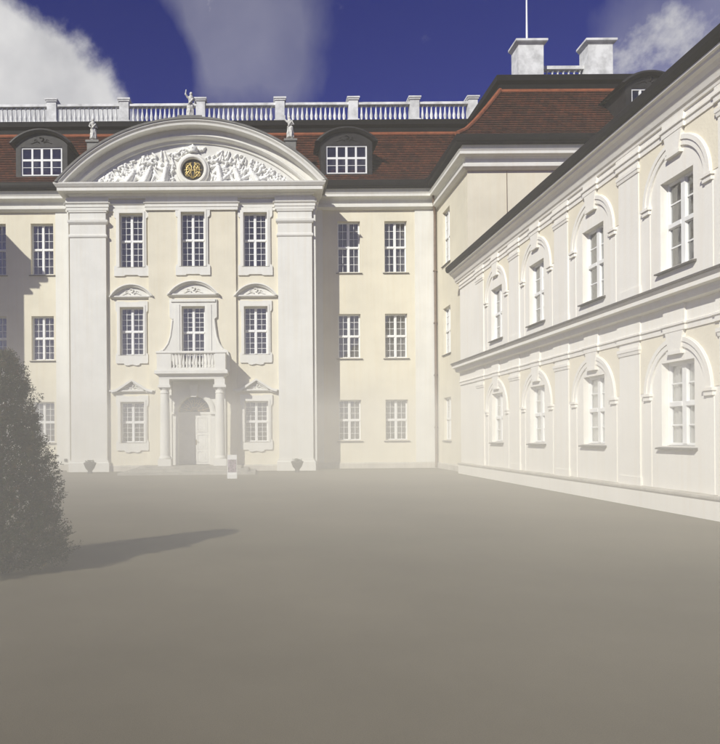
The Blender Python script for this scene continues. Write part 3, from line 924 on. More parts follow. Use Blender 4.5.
def hood_triangle(cx, wy, z0, hw, rise):
    m = MB()
    m.sweep([(cx - hw + 0.08, wy + 0.01), (cx - hw + 0.08, wy - 0.02), (cx + hw - 0.08, wy - 0.02), (cx + hw - 0.08, wy + 0.01)], [(-0.01, z0 - 0.06), (0.08, z0 - 0.05), (0.14, z0 - 0.01), (0.14, z0 + 0.05), (-0.01, z0 + 0.06)])
    # raking mouldings: slightly swept ends
    prev = None
    up = [(-hw, z0 + 0.03), (-hw * 0.72, z0 + 0.10), (-hw * 0.3, z0 + rise * 0.66), (0, z0 + rise), (hw * 0.3, z0 + rise * 0.66), (hw * 0.72, z0 + 0.10), (hw, z0 + 0.03)]
    dn = [(x * 0.93, z - 0.10) for (x, z) in up]
    m.plate([[(cx + x, z) for (x, z) in up] + [(cx + x, z) for (x, z) in dn[::-1]]], wy - 0.25, wy + 0.01)
    m.plate([[(cx + x * 0.98, z + 0.004) for (x, z) in up] + [(cx + x * 0.93, z - 0.16) for (x, z) in up[::-1]]], wy - 0.16, wy + 0.01)
    m.build('window_hood', 'white_stucco', P)
    t = MB()
    t.plate([[(cx - hw * 0.75, z0), (cx + hw * 0.75, z0), (cx, z0 + rise - 0.1)]], wy - 0.05, wy + 0.01)
    leaf_motif(t, cx, wy - 0.07, z0 + 0.16, 0.85)
    t.build('hood_carving', 'white_stucco', P)


for x in side_c:
    hood_segment(x, RY, 8.30, 1.02, 0.58)
    hood_triangle(x, RY, 3.82, 1.02, 0.56)
hood_segment(DX, BY, 8.36, 1.20, 0.64)

# balcony window: flared surround with volutes
m = MB()
lft = []
zz = [5.45, 5.62, 5.80, 6.05, 6.40, 6.80, 7.15, 7.22, 7.30, 8.16]
xx = [1.72, 1.66, 1.42, 1.24, 1.12, 1.06, 1.02, 1.02, 1.12, 1.12]
right = [(DX + x, z) for x, z in zip(xx, zz)]
leftp = [(DX - x, z) for x, z in zip(xx, zz)][::-1]
m.plate([[(DX + 1.72, 4.7)] + right + leftp + [(DX - 1.72, 4.7)], rect(DX - 0.55, DX + 0.55, 4.72, 7.82)], BY - 0.10, BY + 0.01)
for s in (-1, 1):
    m.tube([(DX + s * x * 0.97, BY - 0.10, z) for x, z in zip(xx[:8], zz[:8])], 0.045, 6)
    m.tube([(DX + s * (1.50 + 0.13 * (1 - i * 0.09) * math.cos(i * 0.7)), BY - 0.12, 5.62 + 0.13 * (1 - i * 0.09) * math.sin(i * 0.7)) for i in range(10)], 0.035, 6)
    m.box(DX + s * 0.64, DX + s * 0.86, BY - 0.13, BY - 0.09, 4.8, 7.9)
m.box(DX - 1.05, DX + 1.05, BY - 0.16, BY - 0.09, 8.02, 8.14)
m.build('window_surround', 'white_stucco', P)

# ---- portal and balcony
CYF = 31.30
slab = MB()
bx0, bx1 = -4.62, -1.36
slab.sweep([(bx0 + 0.16, BY), (bx0 + 0.16, 31.14), (bx1 - 0.16, 31.14), (bx1 - 0.16, BY)], [(-0.9, 4.28), (0.0, 4.28), (0.02, 4.40), (0.06, 4.44), (0.12, 4.48), (0.14, 4.50), (0.20, 4.52), (0.20, 4.66), (0.14, 4.70), (-0.9, 4.70)])
slab.box(bx0 + 0.7, bx1 - 0.7, 31.9, BY, 4.30, 4.69)
bal = slab.build('balcony', 'white_stucco', P)
# parapet: corner blocks, rails, balusters
pr = MB()
py0, py1 = 31.06, 31.24
pr.box(bx0 + 0.06, bx0 + 0.72, py0, py1 + 0.02, 4.71, 5.46).box(bx1 - 0.72 + 0.2, bx1 - 0.06, py0, py1 + 0.02, 4.71, 5.46)
pr.box(bx0 + 0.72, bx1 - 0.52, py0 + 0.01, py1, 4.71, 4.80)
pr.box(bx0 + 0.06, bx0 + 0.24, py1 + 0.02, BY, 4.71, 5.46).box(bx1 - 0.24, bx1 - 0.06, py1 + 0.02, BY, 4.71, 5.46)
link('parapet', pr.mesh('parapet', 'white_stucco'), bal)
hr = MB()
hr.sweep([(bx0 + 0.08, BY), (bx0 + 0.08, py0 + 0.02), (bx1 - 0.08, py0 + 0.02), (bx1 - 0.08, BY)], [(-0.2, 5.44), (0.03, 5.44), (0.06, 5.47), (0.06, 5.53), (0.02, 5.56), (-0.2, 5.56)])
link('handrail', hr.mesh('handrail', 'white_stucco'), bal)
bmesh_b = MB().lathe(0, 0, [(0.055, 0), (0.055, 0.05), (0.03, 0.07), (0.06, 0.16), (0.068, 0.22), (0.045, 0.36), (0.028, 0.48), (0.028, 0.56), (0.05, 0.59), (0.05, 0.645)], 10).mesh('baluster', 'white_stucco', True)
nb = 13
for i in range(nb):
    x = bx0 + 0.84 + (bx1 - 0.64 - bx0 - 0.84) * i / (nb - 1)
    link('baluster', bmesh_b, bal, (x, py0 + 0.10, 4.80))
# columns carrying it
for x in (-4.24, -1.70):
    c = MB()
    c.box(x - 0.30, x + 0.30, CYF - 0.22, CYF + 0.38, 0.302, 0.62)
    c.lathe(x, CYF + 0.08, [(0.27, 0.62), (0.29, 0.66), (0.27, 0.72), (0.235, 0.76), (0.232, 1.6), (0.222, 2.6), (0.20, 3.62), (0.22, 3.64), (0.22, 3.68), (0.20, 3.70), (0.20, 3.80), (0.24, 3.84), (0.27, 3.90)], 24)
    c.box(x - 0.29, x + 0.29, CYF - 0.21, CYF + 0.37, 3.90, 4.02)
    c.box(x - 0.24, x + 0.24, CYF - 0.16, CYF + 0.32, 4.02, 4.30)
    co = c.build('column', 'white_stucco', P)
    # answering pilaster on the wall
    MB().box(x - 0.22, x + 0.22, BY - 0.10, BY + 0.01, 0.302, 4.29).build('pilaster', 'white_stucco', P)
# arched doorcase
hole = [(DX - 0.76, 0.29)] + [(DX + 0.76, 0.29)] + arc(DX, 2.80, 0.76, 0, math.pi, 24)
m = MB()
m.plate([rect(DX - 1.02, DX + 1.06, 0.29, 4.285), hole], BY - 0.06, BY + 0.60)
m.build('door_case', 'white_stucco', P)
m = MB()
ro = arc(DX, 2.80, 1.00, 0, math.pi, 24); ri = arc(DX, 2.80, 0.80, math.pi, 0, 24)
m.plate([ro + ri], BY - 0.13, BY - 0.05)
m.plate([arc(DX, 2.80, 0.94, 0, math.pi, 24) + arc(DX, 2.80, 0.86, math.pi, 0, 24)], BY - 0.155, BY - 0.12)
m.box(DX - 1.03, DX - 0.77, BY - 0.16, BY - 0.05, 2.70, 2.80).box(DX + 0.77, DX + 1.03, BY - 0.16, BY - 0.05, 2.70, 2.80)
m.plate([[(DX - 0.13, 3.52), (DX + 0.13, 3.52), (DX + 0.22, 4.1), (DX - 0.22, 4.1)]], BY - 0.24, BY - 0.05)
m.build('door_arch', 'white_stucco', P)
DY = BY + 0.38
dr = MB()
dr.box(DX - 0.77, DX + 0.77, DY - 0.03, DY + 0.06, 2.70, 2.82).box(DX - 0.77, DX - 0.70, DY - 0.02, DY + 0.06, 0.30, 2.70).box(DX + 0.70, DX + 0.77, DY - 0.02, DY + 0.06, 0.30, 2.70)
door = dr.build('door', 'door_paint', P)
for s in (-1, 1):
    lf = MB()
    a, b = (DX - 0.70, DX - 0.006) if s < 0 else (DX + 0.006, DX + 0.70)
    lf.box(a, b, DY, DY + 0.05, 0.31, 2.70)
    for (c, d) in ((0.42, 0.95), (1.05, 1.75), (1.86, 2.58)):
        lf.plate([rect(a + 0.09, b - 0.09, c, d), rect(a + 0.13, b - 0.13, c + 0.04, d - 0.04)], DY - 0.02, DY + 0.001)
        lf.box(a + 0.18, b - 0.18, DY - 0.012, DY + 0.001, c + 0.09, d - 0.09)
    link('door_leaf', lf.mesh('door_leaf', 'door_paint'), door)
ph = MB().box(DX + 0.03, DX + 0.09, DY - 0.02, DY, 1.25, 1.50).tube([(DX + 0.06, DY - 0.01, 1.40), (DX + 0.06, DY - 0.07, 1.40), (DX + 0.17, DY - 0.07, 1.40)], 0.014, 6)
link('handle', ph.mesh('handle', 'brass'), door)
fl = MB()
fl.plate([arc(DX, 2.82, 0.76, 0, math.pi, 24)], DY + 0.02, DY + 0.03)
fan = fl.build('fanlight', 'glass', P)
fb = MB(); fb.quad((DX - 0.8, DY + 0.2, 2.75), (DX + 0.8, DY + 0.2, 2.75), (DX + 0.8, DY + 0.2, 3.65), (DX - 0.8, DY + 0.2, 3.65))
link('backing', fb.mesh('backing', 'room_dark'), fan)  # near-black sheet paints the unlit space behind the fanlight
gw = MB()
gw.tube([(DX + 0.74 * math.cos(a), DY, 2.83 + 0.74 * math.sin(a)) for a in [math.pi * i / 20 for i in range(21)]], 0.02, 6)
for k in range(7):
    a = math.pi * (k + 0.5) / 7
    ca, sa = math.cos(a), math.sin(a)
    gw.tube([(DX + q * ca + 0.03 * math.sin(q * 18) * sa, DY - 0.01, 2.84 + q * sa) for q in (0.1, 0.2, 0.3, 0.4, 0.5, 0.6, 0.72)], 0.016, 5)
    for s in (-1, 1):
        gw.tube([(DX + (0.48 + 0.09 * math.cos(t)) * math.cos(a + s * (0.11 + 0.10 * math.sin(t))), DY - 0.012, 2.84 + (0.48 + 0.09 * math.cos(t)) * math.sin(a + s * (0.11 + 0.10 * math.sin(t)))) for t in [i * 0.6 for i in range(10)]], 0.013, 5)
gw.tube([(DX + 0.2 * math.cos(a), DY - 0.01, 2.84 + 0.2 * math.sin(a)) for a in [math.pi * i / 12 for i in range(13)]], 0.03, 6)
link('grille', gw.mesh('grille', 'iron_bronze', True), fan)
# lantern under the balcony is too small to show; steps
st = MB()
for k in range(3):
    st = MB().box(-5.35 - 0.32 * (2 - k), -0.72 + 0.32 * (2 - k), 30.55 - 0.72 * (2 - k), BY + 0.002 * k if k < 2 else BY + 0.55, 0.1 * k if k else 0.0, 0.1 * (k + 1))
    st.build('step', 'stone_step', P)

# ---- main roof
def roofpiece(pts, name='roof', m='tile'):
    mb = MB()
    n = len(pts[0])
    for a, b in zip(pts[:-1], pts[1:]):
        for i in range(n - 1):
            mb.quad(a[i], a[i + 1], b[i + 1], b[i])
    return mb.build(name, m, P)


def rline(y_off, z):
    """plan line of the roof at an inset from the eave, height z"""
    e = -0.60 + y_off
    f = -0.60 + y_off * 1.18
    return [(-27, PY + f, z), (LX0 - e, PY + f, z), (LX0 - e, FY + e, z), (RX0 + e, FY + e, z), (RX0 + e, PY + f, z), (30, PY + f, z)]


ZT = 17.85
knots = [(0.0, 14.18), (0.55, 14.62), (1.2, 15.35), (2.2, 16.6), (3.15, ZT)]
lines = [rline(*k) for k in knots]
courses = []                                            # overlapping tile courses: each row's foot stands proud of the row below
NC = 20
for i in range(NC):
    za = 14.18 + (ZT - 14.18) * i / NC; zb = 14.18 + (ZT - 14.18) * (i + 1) / NC
    fa = float(np.interp(za, [k[1] for k in knots], [k[0] for k in knots])); fb_ = float(np.interp(zb, [k[1] for k in knots], [k[0] for k in knots]))
    courses += [rline(fa - 0.035, za + 0.012), rline(fb_, zb)]
roof = roofpiece(courses)
# bright ridge course and the dark cornice sheet above it
rc = MB()
pth = [(p[0], p[1]) for p in rline(3.15, 0)]
rc.sweep(pth, [(-0.02, ZT - 0.05), (0.10, ZT - 0.16), (0.15, ZT - 0.08), (0.13, ZT + 0.03), (-0.02, ZT + 0.06)])
rc.build('ridge_course', 'ridge_tile', P)
bd = MB()
bd.sweep(pth, [(-3.0, ZT + 0.02), (0.02, ZT + 0.02), (0.06, ZT + 0.30), (0.22, ZT + 0.40), (0.26, ZT + 0.62), (0.20, ZT + 0.68), (-3.0, ZT + 0.70)])
bd.build('roof_edge', 'dark_sheet_metal', P)
# hip rolls
hp = MB()
hp.tube([(l[4][0], l[4][1], l[4][2] + 0.04) for l in lines], 0.11, 8)
hp.build('hip_ridge', 'ridge_tile', P)
hp = MB()
hp.tube([(l[1][0], l[1][1], l[1][2] + 0.04) for l in lines], 0.11, 8)
hp.build('hip_ridge', 'ridge_tile', P)
vl = MB()
vl.tube([(l[3][0] - 0.02, l[3][1] - 0.02, l[3][2] + 0.0) for l in lines], 0.10, 8)
vl.build('valley', 'dark_sheet_metal', P)
# flat top
ft = MB().quad((-27, FY + 2.4, ZT + 0.60), (30, FY + 2.4, ZT + 0.60), (30, 46, ZT + 0.60), (-27, 46, ZT + 0.60))
ft.quad((11.4, 32.0, ZT + 0.605), (30, 32.0, ZT + 0.605), (30, 38, ZT + 0.605), (11.4, 38, ZT + 0.605))
ft.quad((-27, 32.0, ZT + 0.605), (-17.6, 32.0, ZT + 0.605), (-17.6, 38, ZT + 0.605), (-27, 38, ZT + 0.605))
ft.build('roof_deck', 'dark_sheet_metal', P)

# ---- roof balustrade
BZ = ZT + 0.70
bal_mesh = MB().lathe(0, 0, [(0.075, 0), (0.075, 0.06), (0.04, 0.09), (0.085, 0.24), (0.09, 0.32), (0.055, 0.50), (0.04, 0.68), (0.045, 0.76), (0.075, 0.79), (0.075, 0.86)], 8).mesh('baluster', 'balustrade_stone', True)


def balustrade(x0, x1, y, piers, pw=0.50, z=BZ):
    b = MB()
    b.box(x0, x1, y - 0.16, y + 0.16, z, z + 0.14)
    base = b.build('balustrade', 'balustrade_stone', P)
    h = MB().box(x0, x1, y - 0.17, y + 0.17, z + 1.00, z + 1.11).box(x0, x1, y - 0.12, y + 0.12, z + 1.105, z + 1.15)
    link('handrail', h.mesh('handrail', 'balustrade_stone'), base)
    edges = []
    for p in piers:
        k = MB().box(p - pw / 2, p + pw / 2, y - 0.24, y + 0.24, z - 0.02, z + 1.22)
        k.box(p - pw / 2 - 0.07, p + pw / 2 + 0.07, y - 0.31, y + 0.31, z - 0.03, z + 0.17)
        k.box(p - pw / 2 - 0.05, p + pw / 2 + 0.05, y - 0.29, y + 0.29, z + 1.22, z + 1.30)
        k.box(p - pw / 2 - 0.09, p + pw / 2 + 0.09, y - 0.33, y + 0.33, z + 1.30, z + 1.38)
        link('pier', k.mesh('pier', 'balustrade_stone'), base)
        edges.append(p)
    ps = sorted(edges)
    for a, b_ in zip(ps[:-1], ps[1:]):
        s = a + pw / 2 + 0.10; e = b_ - pw / 2 - 0.10
        n = max(2, round((e - s) / 0.25))
        for i in range(n):
            link('baluster', bal_mesh, base, (s + (e - s) * (i + 0.5) / n, y, z + 0.14))


YB = 36.95
K = 680 / YB
piers = [(p - 257) / K for p in (-90, -18, 55, 127, 203, 282, 355, 416, 474)]
balustrade(piers[0], piers[-1], YB, piers)

# pavilion balustrade with massive corner blocks
def block(x0, x1, y0, y1, z0, z1):
    m = MB()
    m.box(x0, x1, y0, y1, z0, z1 - 0.24)
    m.box(x0 - 0.05, x1 + 0.05, y0 - 0.05, y1 + 0.05, z0 - 0.02, z0 + 0.22)
    m.sweep([(x1, y1), (x0, y1), (x0, y0), (x1, y0), (x1, y1 + 0.001)][::-1] if False else [(x0, y1), (x0, y0), (x1, y0), (x1, y1), (x0 - 0.001, y1)],
            [(-0.3, z1 - 0.26), (0.0, z1 - 0.26), (0.06, z1 - 0.20), (0.12, z1 - 0.16), (0.16, z1 - 0.12), (0.16, z1 - 0.02), (0.10, z1), (-0.6, z1 + 0.03)])
    m.build('roof_pier', 'balustrade_stone', P)


YP = 33.1
block(12.85, 14.08, YP, YP + 0.9, BZ - 0.06, 20.85)
block(16.25, 17.45, YP, YP + 0.9, BZ - 0.06, 20.85)
b = MB().box(14.08, 16.25, YP + 0.45, YP + 0.75, BZ, BZ + 0.24)
base = b.build('balustrade', 'balustrade_stone', P)
link('handrail', MB().box(14.08, 16.25, YP + 0.44, YP + 0.76, BZ + 1.10, BZ + 1.26).mesh('handrail', 'balustrade_stone'), base)
for i in range(8):
    link('baluster', bal_mesh, base, (14.22 + i * 0.27, YP + 0.6, BZ + 0.24))

# ---- dormers
def dormer(cx, yf, z0, w=2.05, h=1.42, depth=2.4):
    m = MB()
    hw = w / 2
    m.plate([[(cx - hw - 0.26, z0 - 0.10), (cx + hw + 0.26, z0 - 0.10), (cx + hw + 0.26, z0 + h + 0.14)] + arc(cx, z0 + h + 0.14 - 1.35, math.hypot(hw + 0.26, 1.35), math.atan2(1.35, hw + 0.26), math.pi - math.atan2(1.35, hw + 0.26), 16)[1:-1] + [(cx - hw - 0.26, z0 + h + 0.14)],
             rect(cx - hw, cx + hw, z0, z0 + h)], yf, yf + depth)
    d = m.build('dormer', 'dormer_lead', P)
    hd = MB()
    r = math.hypot(hw + 0.40, 1.35)
    arc_sweep(hd, cx, z0 + h + 0.14 - 1.35, [(r + 0.10, -depth), (r + 0.10, 0.22), (r + 0.02, 0.24), (r - 0.06, 0.14), (r - 0.06, -0.02)], 1.35, yf, 20)
    link('dormer_hood', hd.mesh('dormer_hood', 'dormer_lead'), d)
    cvm = MB()
    leaf_motif(cvm, cx, yf - 0.01, z0 + h + 0.26, 1.3)
    link('dormer_carving', cvm.mesh('dormer_carving', 'dormer_lead', True), d)
    fr = MB(); y = yf + 0.05
    e = 0.07
    fr.box(cx - hw - 0.005, cx - hw + e, y, y + 0.08, z0, z0 + h).box(cx + hw - e, cx + hw + 0.005, y, y + 0.08, z0, z0 + h)
    fr.box(cx - hw + e, cx + hw - e, y, y + 0.08, z0, z0 + e).box(cx - hw + e, cx + hw - e, y, y + 0.08, z0 + h - e, z0 + h)
    xs = [cx - hw + e + (w - 2 * e) * i / 4 for i in range(5)]
    zs = [z0 + e, z0 + h * 0.56, z0 + h - e]
    for i in (1, 2, 3):
        t = 0.055 if i == 2 else 0.045
        fr.box(xs[i] - t, xs[i] + t, y + 0.004, y + 0.074, z0 + e, z0 + h - e)
    for i in range(4):
        a = xs[i] + (0 if i == 0 else (0.055 if i == 2 else 0.045)); b_ = xs[i + 1] - (0 if i == 3 else (0.055 if i == 1 else 0.045))
        fr.box(a, b_, y + 0.008, y + 0.07, zs[1] - 0.05, zs[1] + 0.05)
        fr.box(a, b_, y + 0.02, y + 0.06, (zs[0] + zs[1]) / 2 - 0.012, (zs[0] + zs[1]) / 2 + 0.012)
    link('frame', fr.mesh('frame', 'window_paint'), d)
    for i in range(4):
        for j in range(2):
            link('pane', MB().box(xs[i], xs[i + 1], y + 0.035, y + 0.04, zs[j], zs[j + 1]).mesh('pane', 'glass'), d)
    link('backing', MB().quad((cx - hw, y + 0.35, z0), (cx + hw, y + 0.35, z0), (cx + hw, y + 0.35, z0 + h), (cx - hw, y + 0.35, z0 + h)).mesh('backing', 'curtain_mid'), d)


DYF = 33.95
kd = 680 / DYF
dormer((43.5 - 257) / kd, DYF, 14.72)
dormer((348.5 - 257) / kd, DYF, 14.72)
dormer(16.9, 29.15, 15.05, 1.5, 1.4)

# ---- downpipes
dp = MB()
dp.tube([(8.70, FY - 0.55, 13.95), (8.75, FY - 0.50, 13.5), (8.93, FY - 0.14, 12.6), (8.93, FY - 0.12, 12.2), (8.93, FY - 0.12, 0.05)], 0.062, 8)
for z in (2.0, 4.6, 7.2, 9.8):
    dp.box(8.85, 9.01, FY - 0.2, FY - 0.04, z, z + 0.05)
dp.build('downpipe', 'downpipe_metal', P)
dp = MB()
dp.tube([(10.72, PY - 0.02, 12.85), (10.72, PY - 0.05, 9.0)], 0.011, 6)
dp.build('lightning_conductor', 'downpipe_metal', P)
MB().box(-9.62, -9.48, FY - 0.10, FY, 0.44, 0.58).build('wall_vent', 'planter_dark', P)

# ------------------------------------------------------------------ the side wing
WX = 8.70
WY0, WY1 = 29.0, 6.0
wing = thing('wing_building', 'white two storey wing with round arched bays and long dark eave', 'building', (WX, 17.5, 0))
Q = wing
WM = Matrix.Translation((WX, WY0, 0)) @ Matrix.Rotation(R(-90), 4, 'Z')    # local x = towards the camera, local y = into the wall


def WB(mb, name, material, parent=Q, smooth=False):
    mb.xform(WM)
    return mb.build(name, material, parent, smooth)


bays = [WY0 - y for y in (24.62, 21.10, 17.56, 14.06, 10.55, 7.05)]
LW = WY0 - WY1
ww = 1.10
up = (5.12, 6.98); lo = (1.38, 3.14)
wl = MB().wall(0, LW, 0, 8.5, [(c - ww / 2, c + ww / 2, a, b) for c in bays for (a, b) in (up, lo)], 0.40, 0)
wl.quad((0, 0, 0), (0, 0, 8.5), (0, 0.6, 8.5), (0, 0.6, 0))
wl.quad((LW, 0, 0), (LW, 10, 0), (LW, 10, 8.5), (LW, 0, 8.5))
wl.quad((0, 10, 0), (LW, 10, 0), (LW, 10, 8.5), (0, 10, 8.5))
WB(wl, 'wall', 'wing_stucco')
for c in bays:
    p = WM @ Vector((c, 0, 0))
    window(Q, (p.x, p.y, up[0]), R(-90), ww, up[1] - up[0], 1, 2, recess=0.16, backing='curtain_wing', cdepth=0.09, pane_each=True, mull=0.13, bar=0.030, sill=0.10)
    window(Q, (p.x, p.y, lo[0]), R(-90), ww, lo[1] - lo[0], 1, 2, recess=0.16, backing='curtain_haze_pale', cdepth=0.09, pane_each=True, mull=0.13, bar=0.030, sill=0.10)
# storey dress
for (zs, zi, za, zbase, ztop) in ((4.72, 6.62, 7.72, 4.78, 8.2), (0.46, 2.52, 3.62, 0.46, 4.32)):
    ar, aw = 0.92, 0.22
    zk = za + 0.13                                      # ledge of the architrave
    mids = [-0.55] + [(a + b_) / 2 for a, b_ in zip(bays[:-1], bays[1:])] + [bays[-1] + 1.75]
    # pilasters between the bays
    for c in mids:
        if c < 0: c = bays[0] - 1.75
        if c > LW - 0.5: continue
        m = MB().box(c - 0.42, c + 0.42, -0.035, 0.01, zbase, zk)
        m.box(c - 0.46, c + 0.46, -0.055, 0.01, zbase, zbase + 0.20)
        pa = WB(m, 'pilaster', 'wing_stucco')
        pth = [(c - 0.42, 0.01), (c - 0.42, -0.035), (c + 0.42, -0.035), (c + 0.42, 0.01)]
        k = MB().sweep(pth, [(-0.01, za - 0.17), (0.02, za - 0.16), (0.03, za - 0.10), (0.045, za - 0.08), (0.045, za - 0.01), (-0.01, za)])
        k.xform(WM)
        link('capital', k.mesh('capital', 'wing_stucco'), pa)
    if zs > 3:
        pass
    # end pier at the pavilion
    for c in bays:
        # archivolt, jambs
        m = MB()
        m.plate([arc(c, zi, ar + aw, 0, math.pi, 28) + arc(c, zi, ar, math.pi, 0, 28)], -0.04, 0.01)
        m.plate([arc(c, zi, ar + aw - 0.02, 0, math.pi, 28) + arc(c, zi, ar + aw * 0.5, math.pi, 0, 28)], -0.062, -0.035)
        for s in (-1, 1):
            m.box(c + s * ar, c + s * (ar + aw), -0.012, 0.01, zbase, zi - 0.14)
        ao = WB(m, 'arch_moulding', 'wing_stucco')
        for s in (-1, 1):
            k = MB().box(c + s * (ar - 0.05), c + s * (ar + aw + 0.05), -0.09, 0.01, zi - 0.06, zi).box(c + s * (ar - 0.02), c + s * (ar + aw + 0.02), -0.06, 0.01, zi - 0.15, zi - 0.06)
            k.xform(WM); link('impost', k.mesh('impost', 'wing_stucco'), ao)
        k = MB().plate([[(c - 0.19, zi + ar - 0.10), (c + 0.19, zi + ar - 0.10), (c + 0.30, zk - 0.001), (c - 0.30, zk - 0.001)]], -0.075, 0.01)
        k.plate([[(c - 0.24, zi + ar - 0.16), (c + 0.24, zi + ar - 0.16), (c + 0.24, zi + ar - 0.09), (c - 0.24, zi + ar - 0.09)]], -0.09, 0.01)
        k.xform(WM); link('keystone', k.mesh('keystone', 'wing_stucco'), ao)
        # flat lintel panel over the window, under the arch
        # cream spandrels
        for s in (-1, 1):
            x_out = c + s * 1.33
            pts = [(x_out, zi + 0.02), (x_out, zk)] + [(c + s * 0.30, zk)]
            aa = [(c + s * (ar + aw) * math.cos(t), zi + (ar + aw) * math.sin(t)) for t in [0.02 + (1.30 - 0.02) * i / 16 for i in range(17)]][::-1]
            k = MB().plate([pts + aa], -0.014, 0.005)
            WB(k, 'spandrel', 'wing_cream')
    # architrave and frieze, breaking forward over pilasters and keystones
    path = [(0.0, 0.0)]
    stops = sorted([(c - 0.46, c + 0.46, 0.03) for c in [bays[0] - 1.75] + mids[1:] if c < LW - 0.5] + [(c - 0.33, c + 0.33, 0.045) for c in bays])
    x = 0
    for (a, b_, d) in stops:
        path += [(a, 0.0), (a, -d), (b_, -d), (b_, 0.0)]
    path += [(LW, 0.0)]
    m = MB().sweep(path, [(-0.01, zk), (0.04, zk), (0.04, zk + 0.10), (0.07, zk + 0.12), (0.07, zk + 0.16), (0.03, zk + 0.18), (0.03, ztop), (-0.01, ztop)])
    WB(m, 'architrave', 'wing_stucco')
# string course with metal cover
m = MB().sweep([(-0.0, 0.0), (LW, 0.0)], [(-0.01, 4.28), (0.20, 4.30), (0.23, 4.36), (0.24, 4.44), (0.36, 4.46), (0.36, 4.54), (0.40, 4.60), (0.40, 4.64), (-0.01, 4.74)])
WB(m, 'string_course', 'wing_stucco')
m = MB().sweep([(-0.0, 0.0), (LW, 0.0)], [(-0.01, 4.755), (0.415, 4.655), (0.425, 4.615), (0.435, 4.615), (0.43, 4.665), (-0.01, 4.77)])
WB(m, 'flashing', 'sill_metal')
m = MB().sweep([(0.0, 0.0), (LW, 0.0)], [(-0.01, 0.0), (0.13, 0.0), (0.13, 0.40), (-0.01, 0.40)])
WB(m, 'plinth', 'wing_stucco')
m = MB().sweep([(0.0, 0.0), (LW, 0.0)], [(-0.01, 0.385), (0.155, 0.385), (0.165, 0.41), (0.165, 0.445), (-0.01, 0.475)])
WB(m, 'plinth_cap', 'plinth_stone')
# eave cornice, gutter, roof
m = MB().sweep([(-0.35, 0.0), (LW + 0.4, 0.0)], [(-0.01, 8.14), (0.07, 8.15), (0.08, 8.20), (0.12, 8.24), (0.15, 8.32), (0.19, 8.40), (0.26, 8.47), (0.33, 8.51), (0.34, 8.56), (0.40, 8.58), (0.40, 8.62), (-0.01, 8.62)])
WB(m, 'cornice', 'wing_stucco')
m = MB().sweep([(-0.42, 0.0), (LW + 0.45, 0.0)], [(-0.3, 8.63), (0.42, 8.63), (0.47, 8.66), (0.50, 8.74), (0.50, 8.86), (0.46, 8.90), (-0.3, 8.92)])
WB(m, 'gutter', 'dark_sheet_metal')
m = MB()
m.quad((-0.4, -0.44, 8.90), (LW + 0.4, -0.44, 8.90), (LW + 0.4, 5.0, 11.9), (-0.4, 5.0, 11.9))
m.quad((-0.4, 5.0, 11.9), (LW + 0.4, 5.0, 11.9), (LW + 0.4, 10.4, 8.90), (-0.4, 10.4, 8.90))
m.add([(LW + 0.02, 0, 8.5), (LW + 0.02, 10, 8.5), (LW + 0.02, 5, 11.85)], [(0, 1, 2)])
m.add([(-0.02, 0, 8.5), (-0.02, 10, 8.5), (-0.02, 5, 11.85)], [(0, 1, 2)])
WB(m, 'roof', 'tile')

# ------------------------------------------------------------------ statues
def remeshed(mb, name, material, voxel):
    me = mb.mesh(name, material)
    o = bpy.data.objects.new('tmp', me); COL.objects.link(o)
    md = o.modifiers.new('r', 'REMESH'); md.mode = 'VOXEL'; md.voxel_size = voxel
    s = o.modifiers.new('s', 'SMOOTH'); s.factor = 0.5; s.iterations = 3
    dg = bpy.context.evaluated_depsgraph_get()
    out_ = bpy.data.meshes.new_from_object(o.evaluated_get(dg))
    bpy.data.objects.remove(o)
    out_.name = name
    out_.materials.clear(); out_.materials.append(M[material])
    for p in out_.polygons: p.use_smooth = True
    return out_


def ball(mb, c, r, sz=1.0):
    k = len(mb.v)
    mb.lathe(0, 0, [(max(0.004, r * math.sin(math.pi * i / 8)), -r * sz * math.cos(math.pi * i / 8)) for i in range(9)], 12)
    mb.xform(Matrix.Translation(c), k)


def limb(mb, pts, rads):
    mb.tube(pts, rads, 10)
    for p, r in zip(pts, rads): ball(mb, p, r * 0.99)


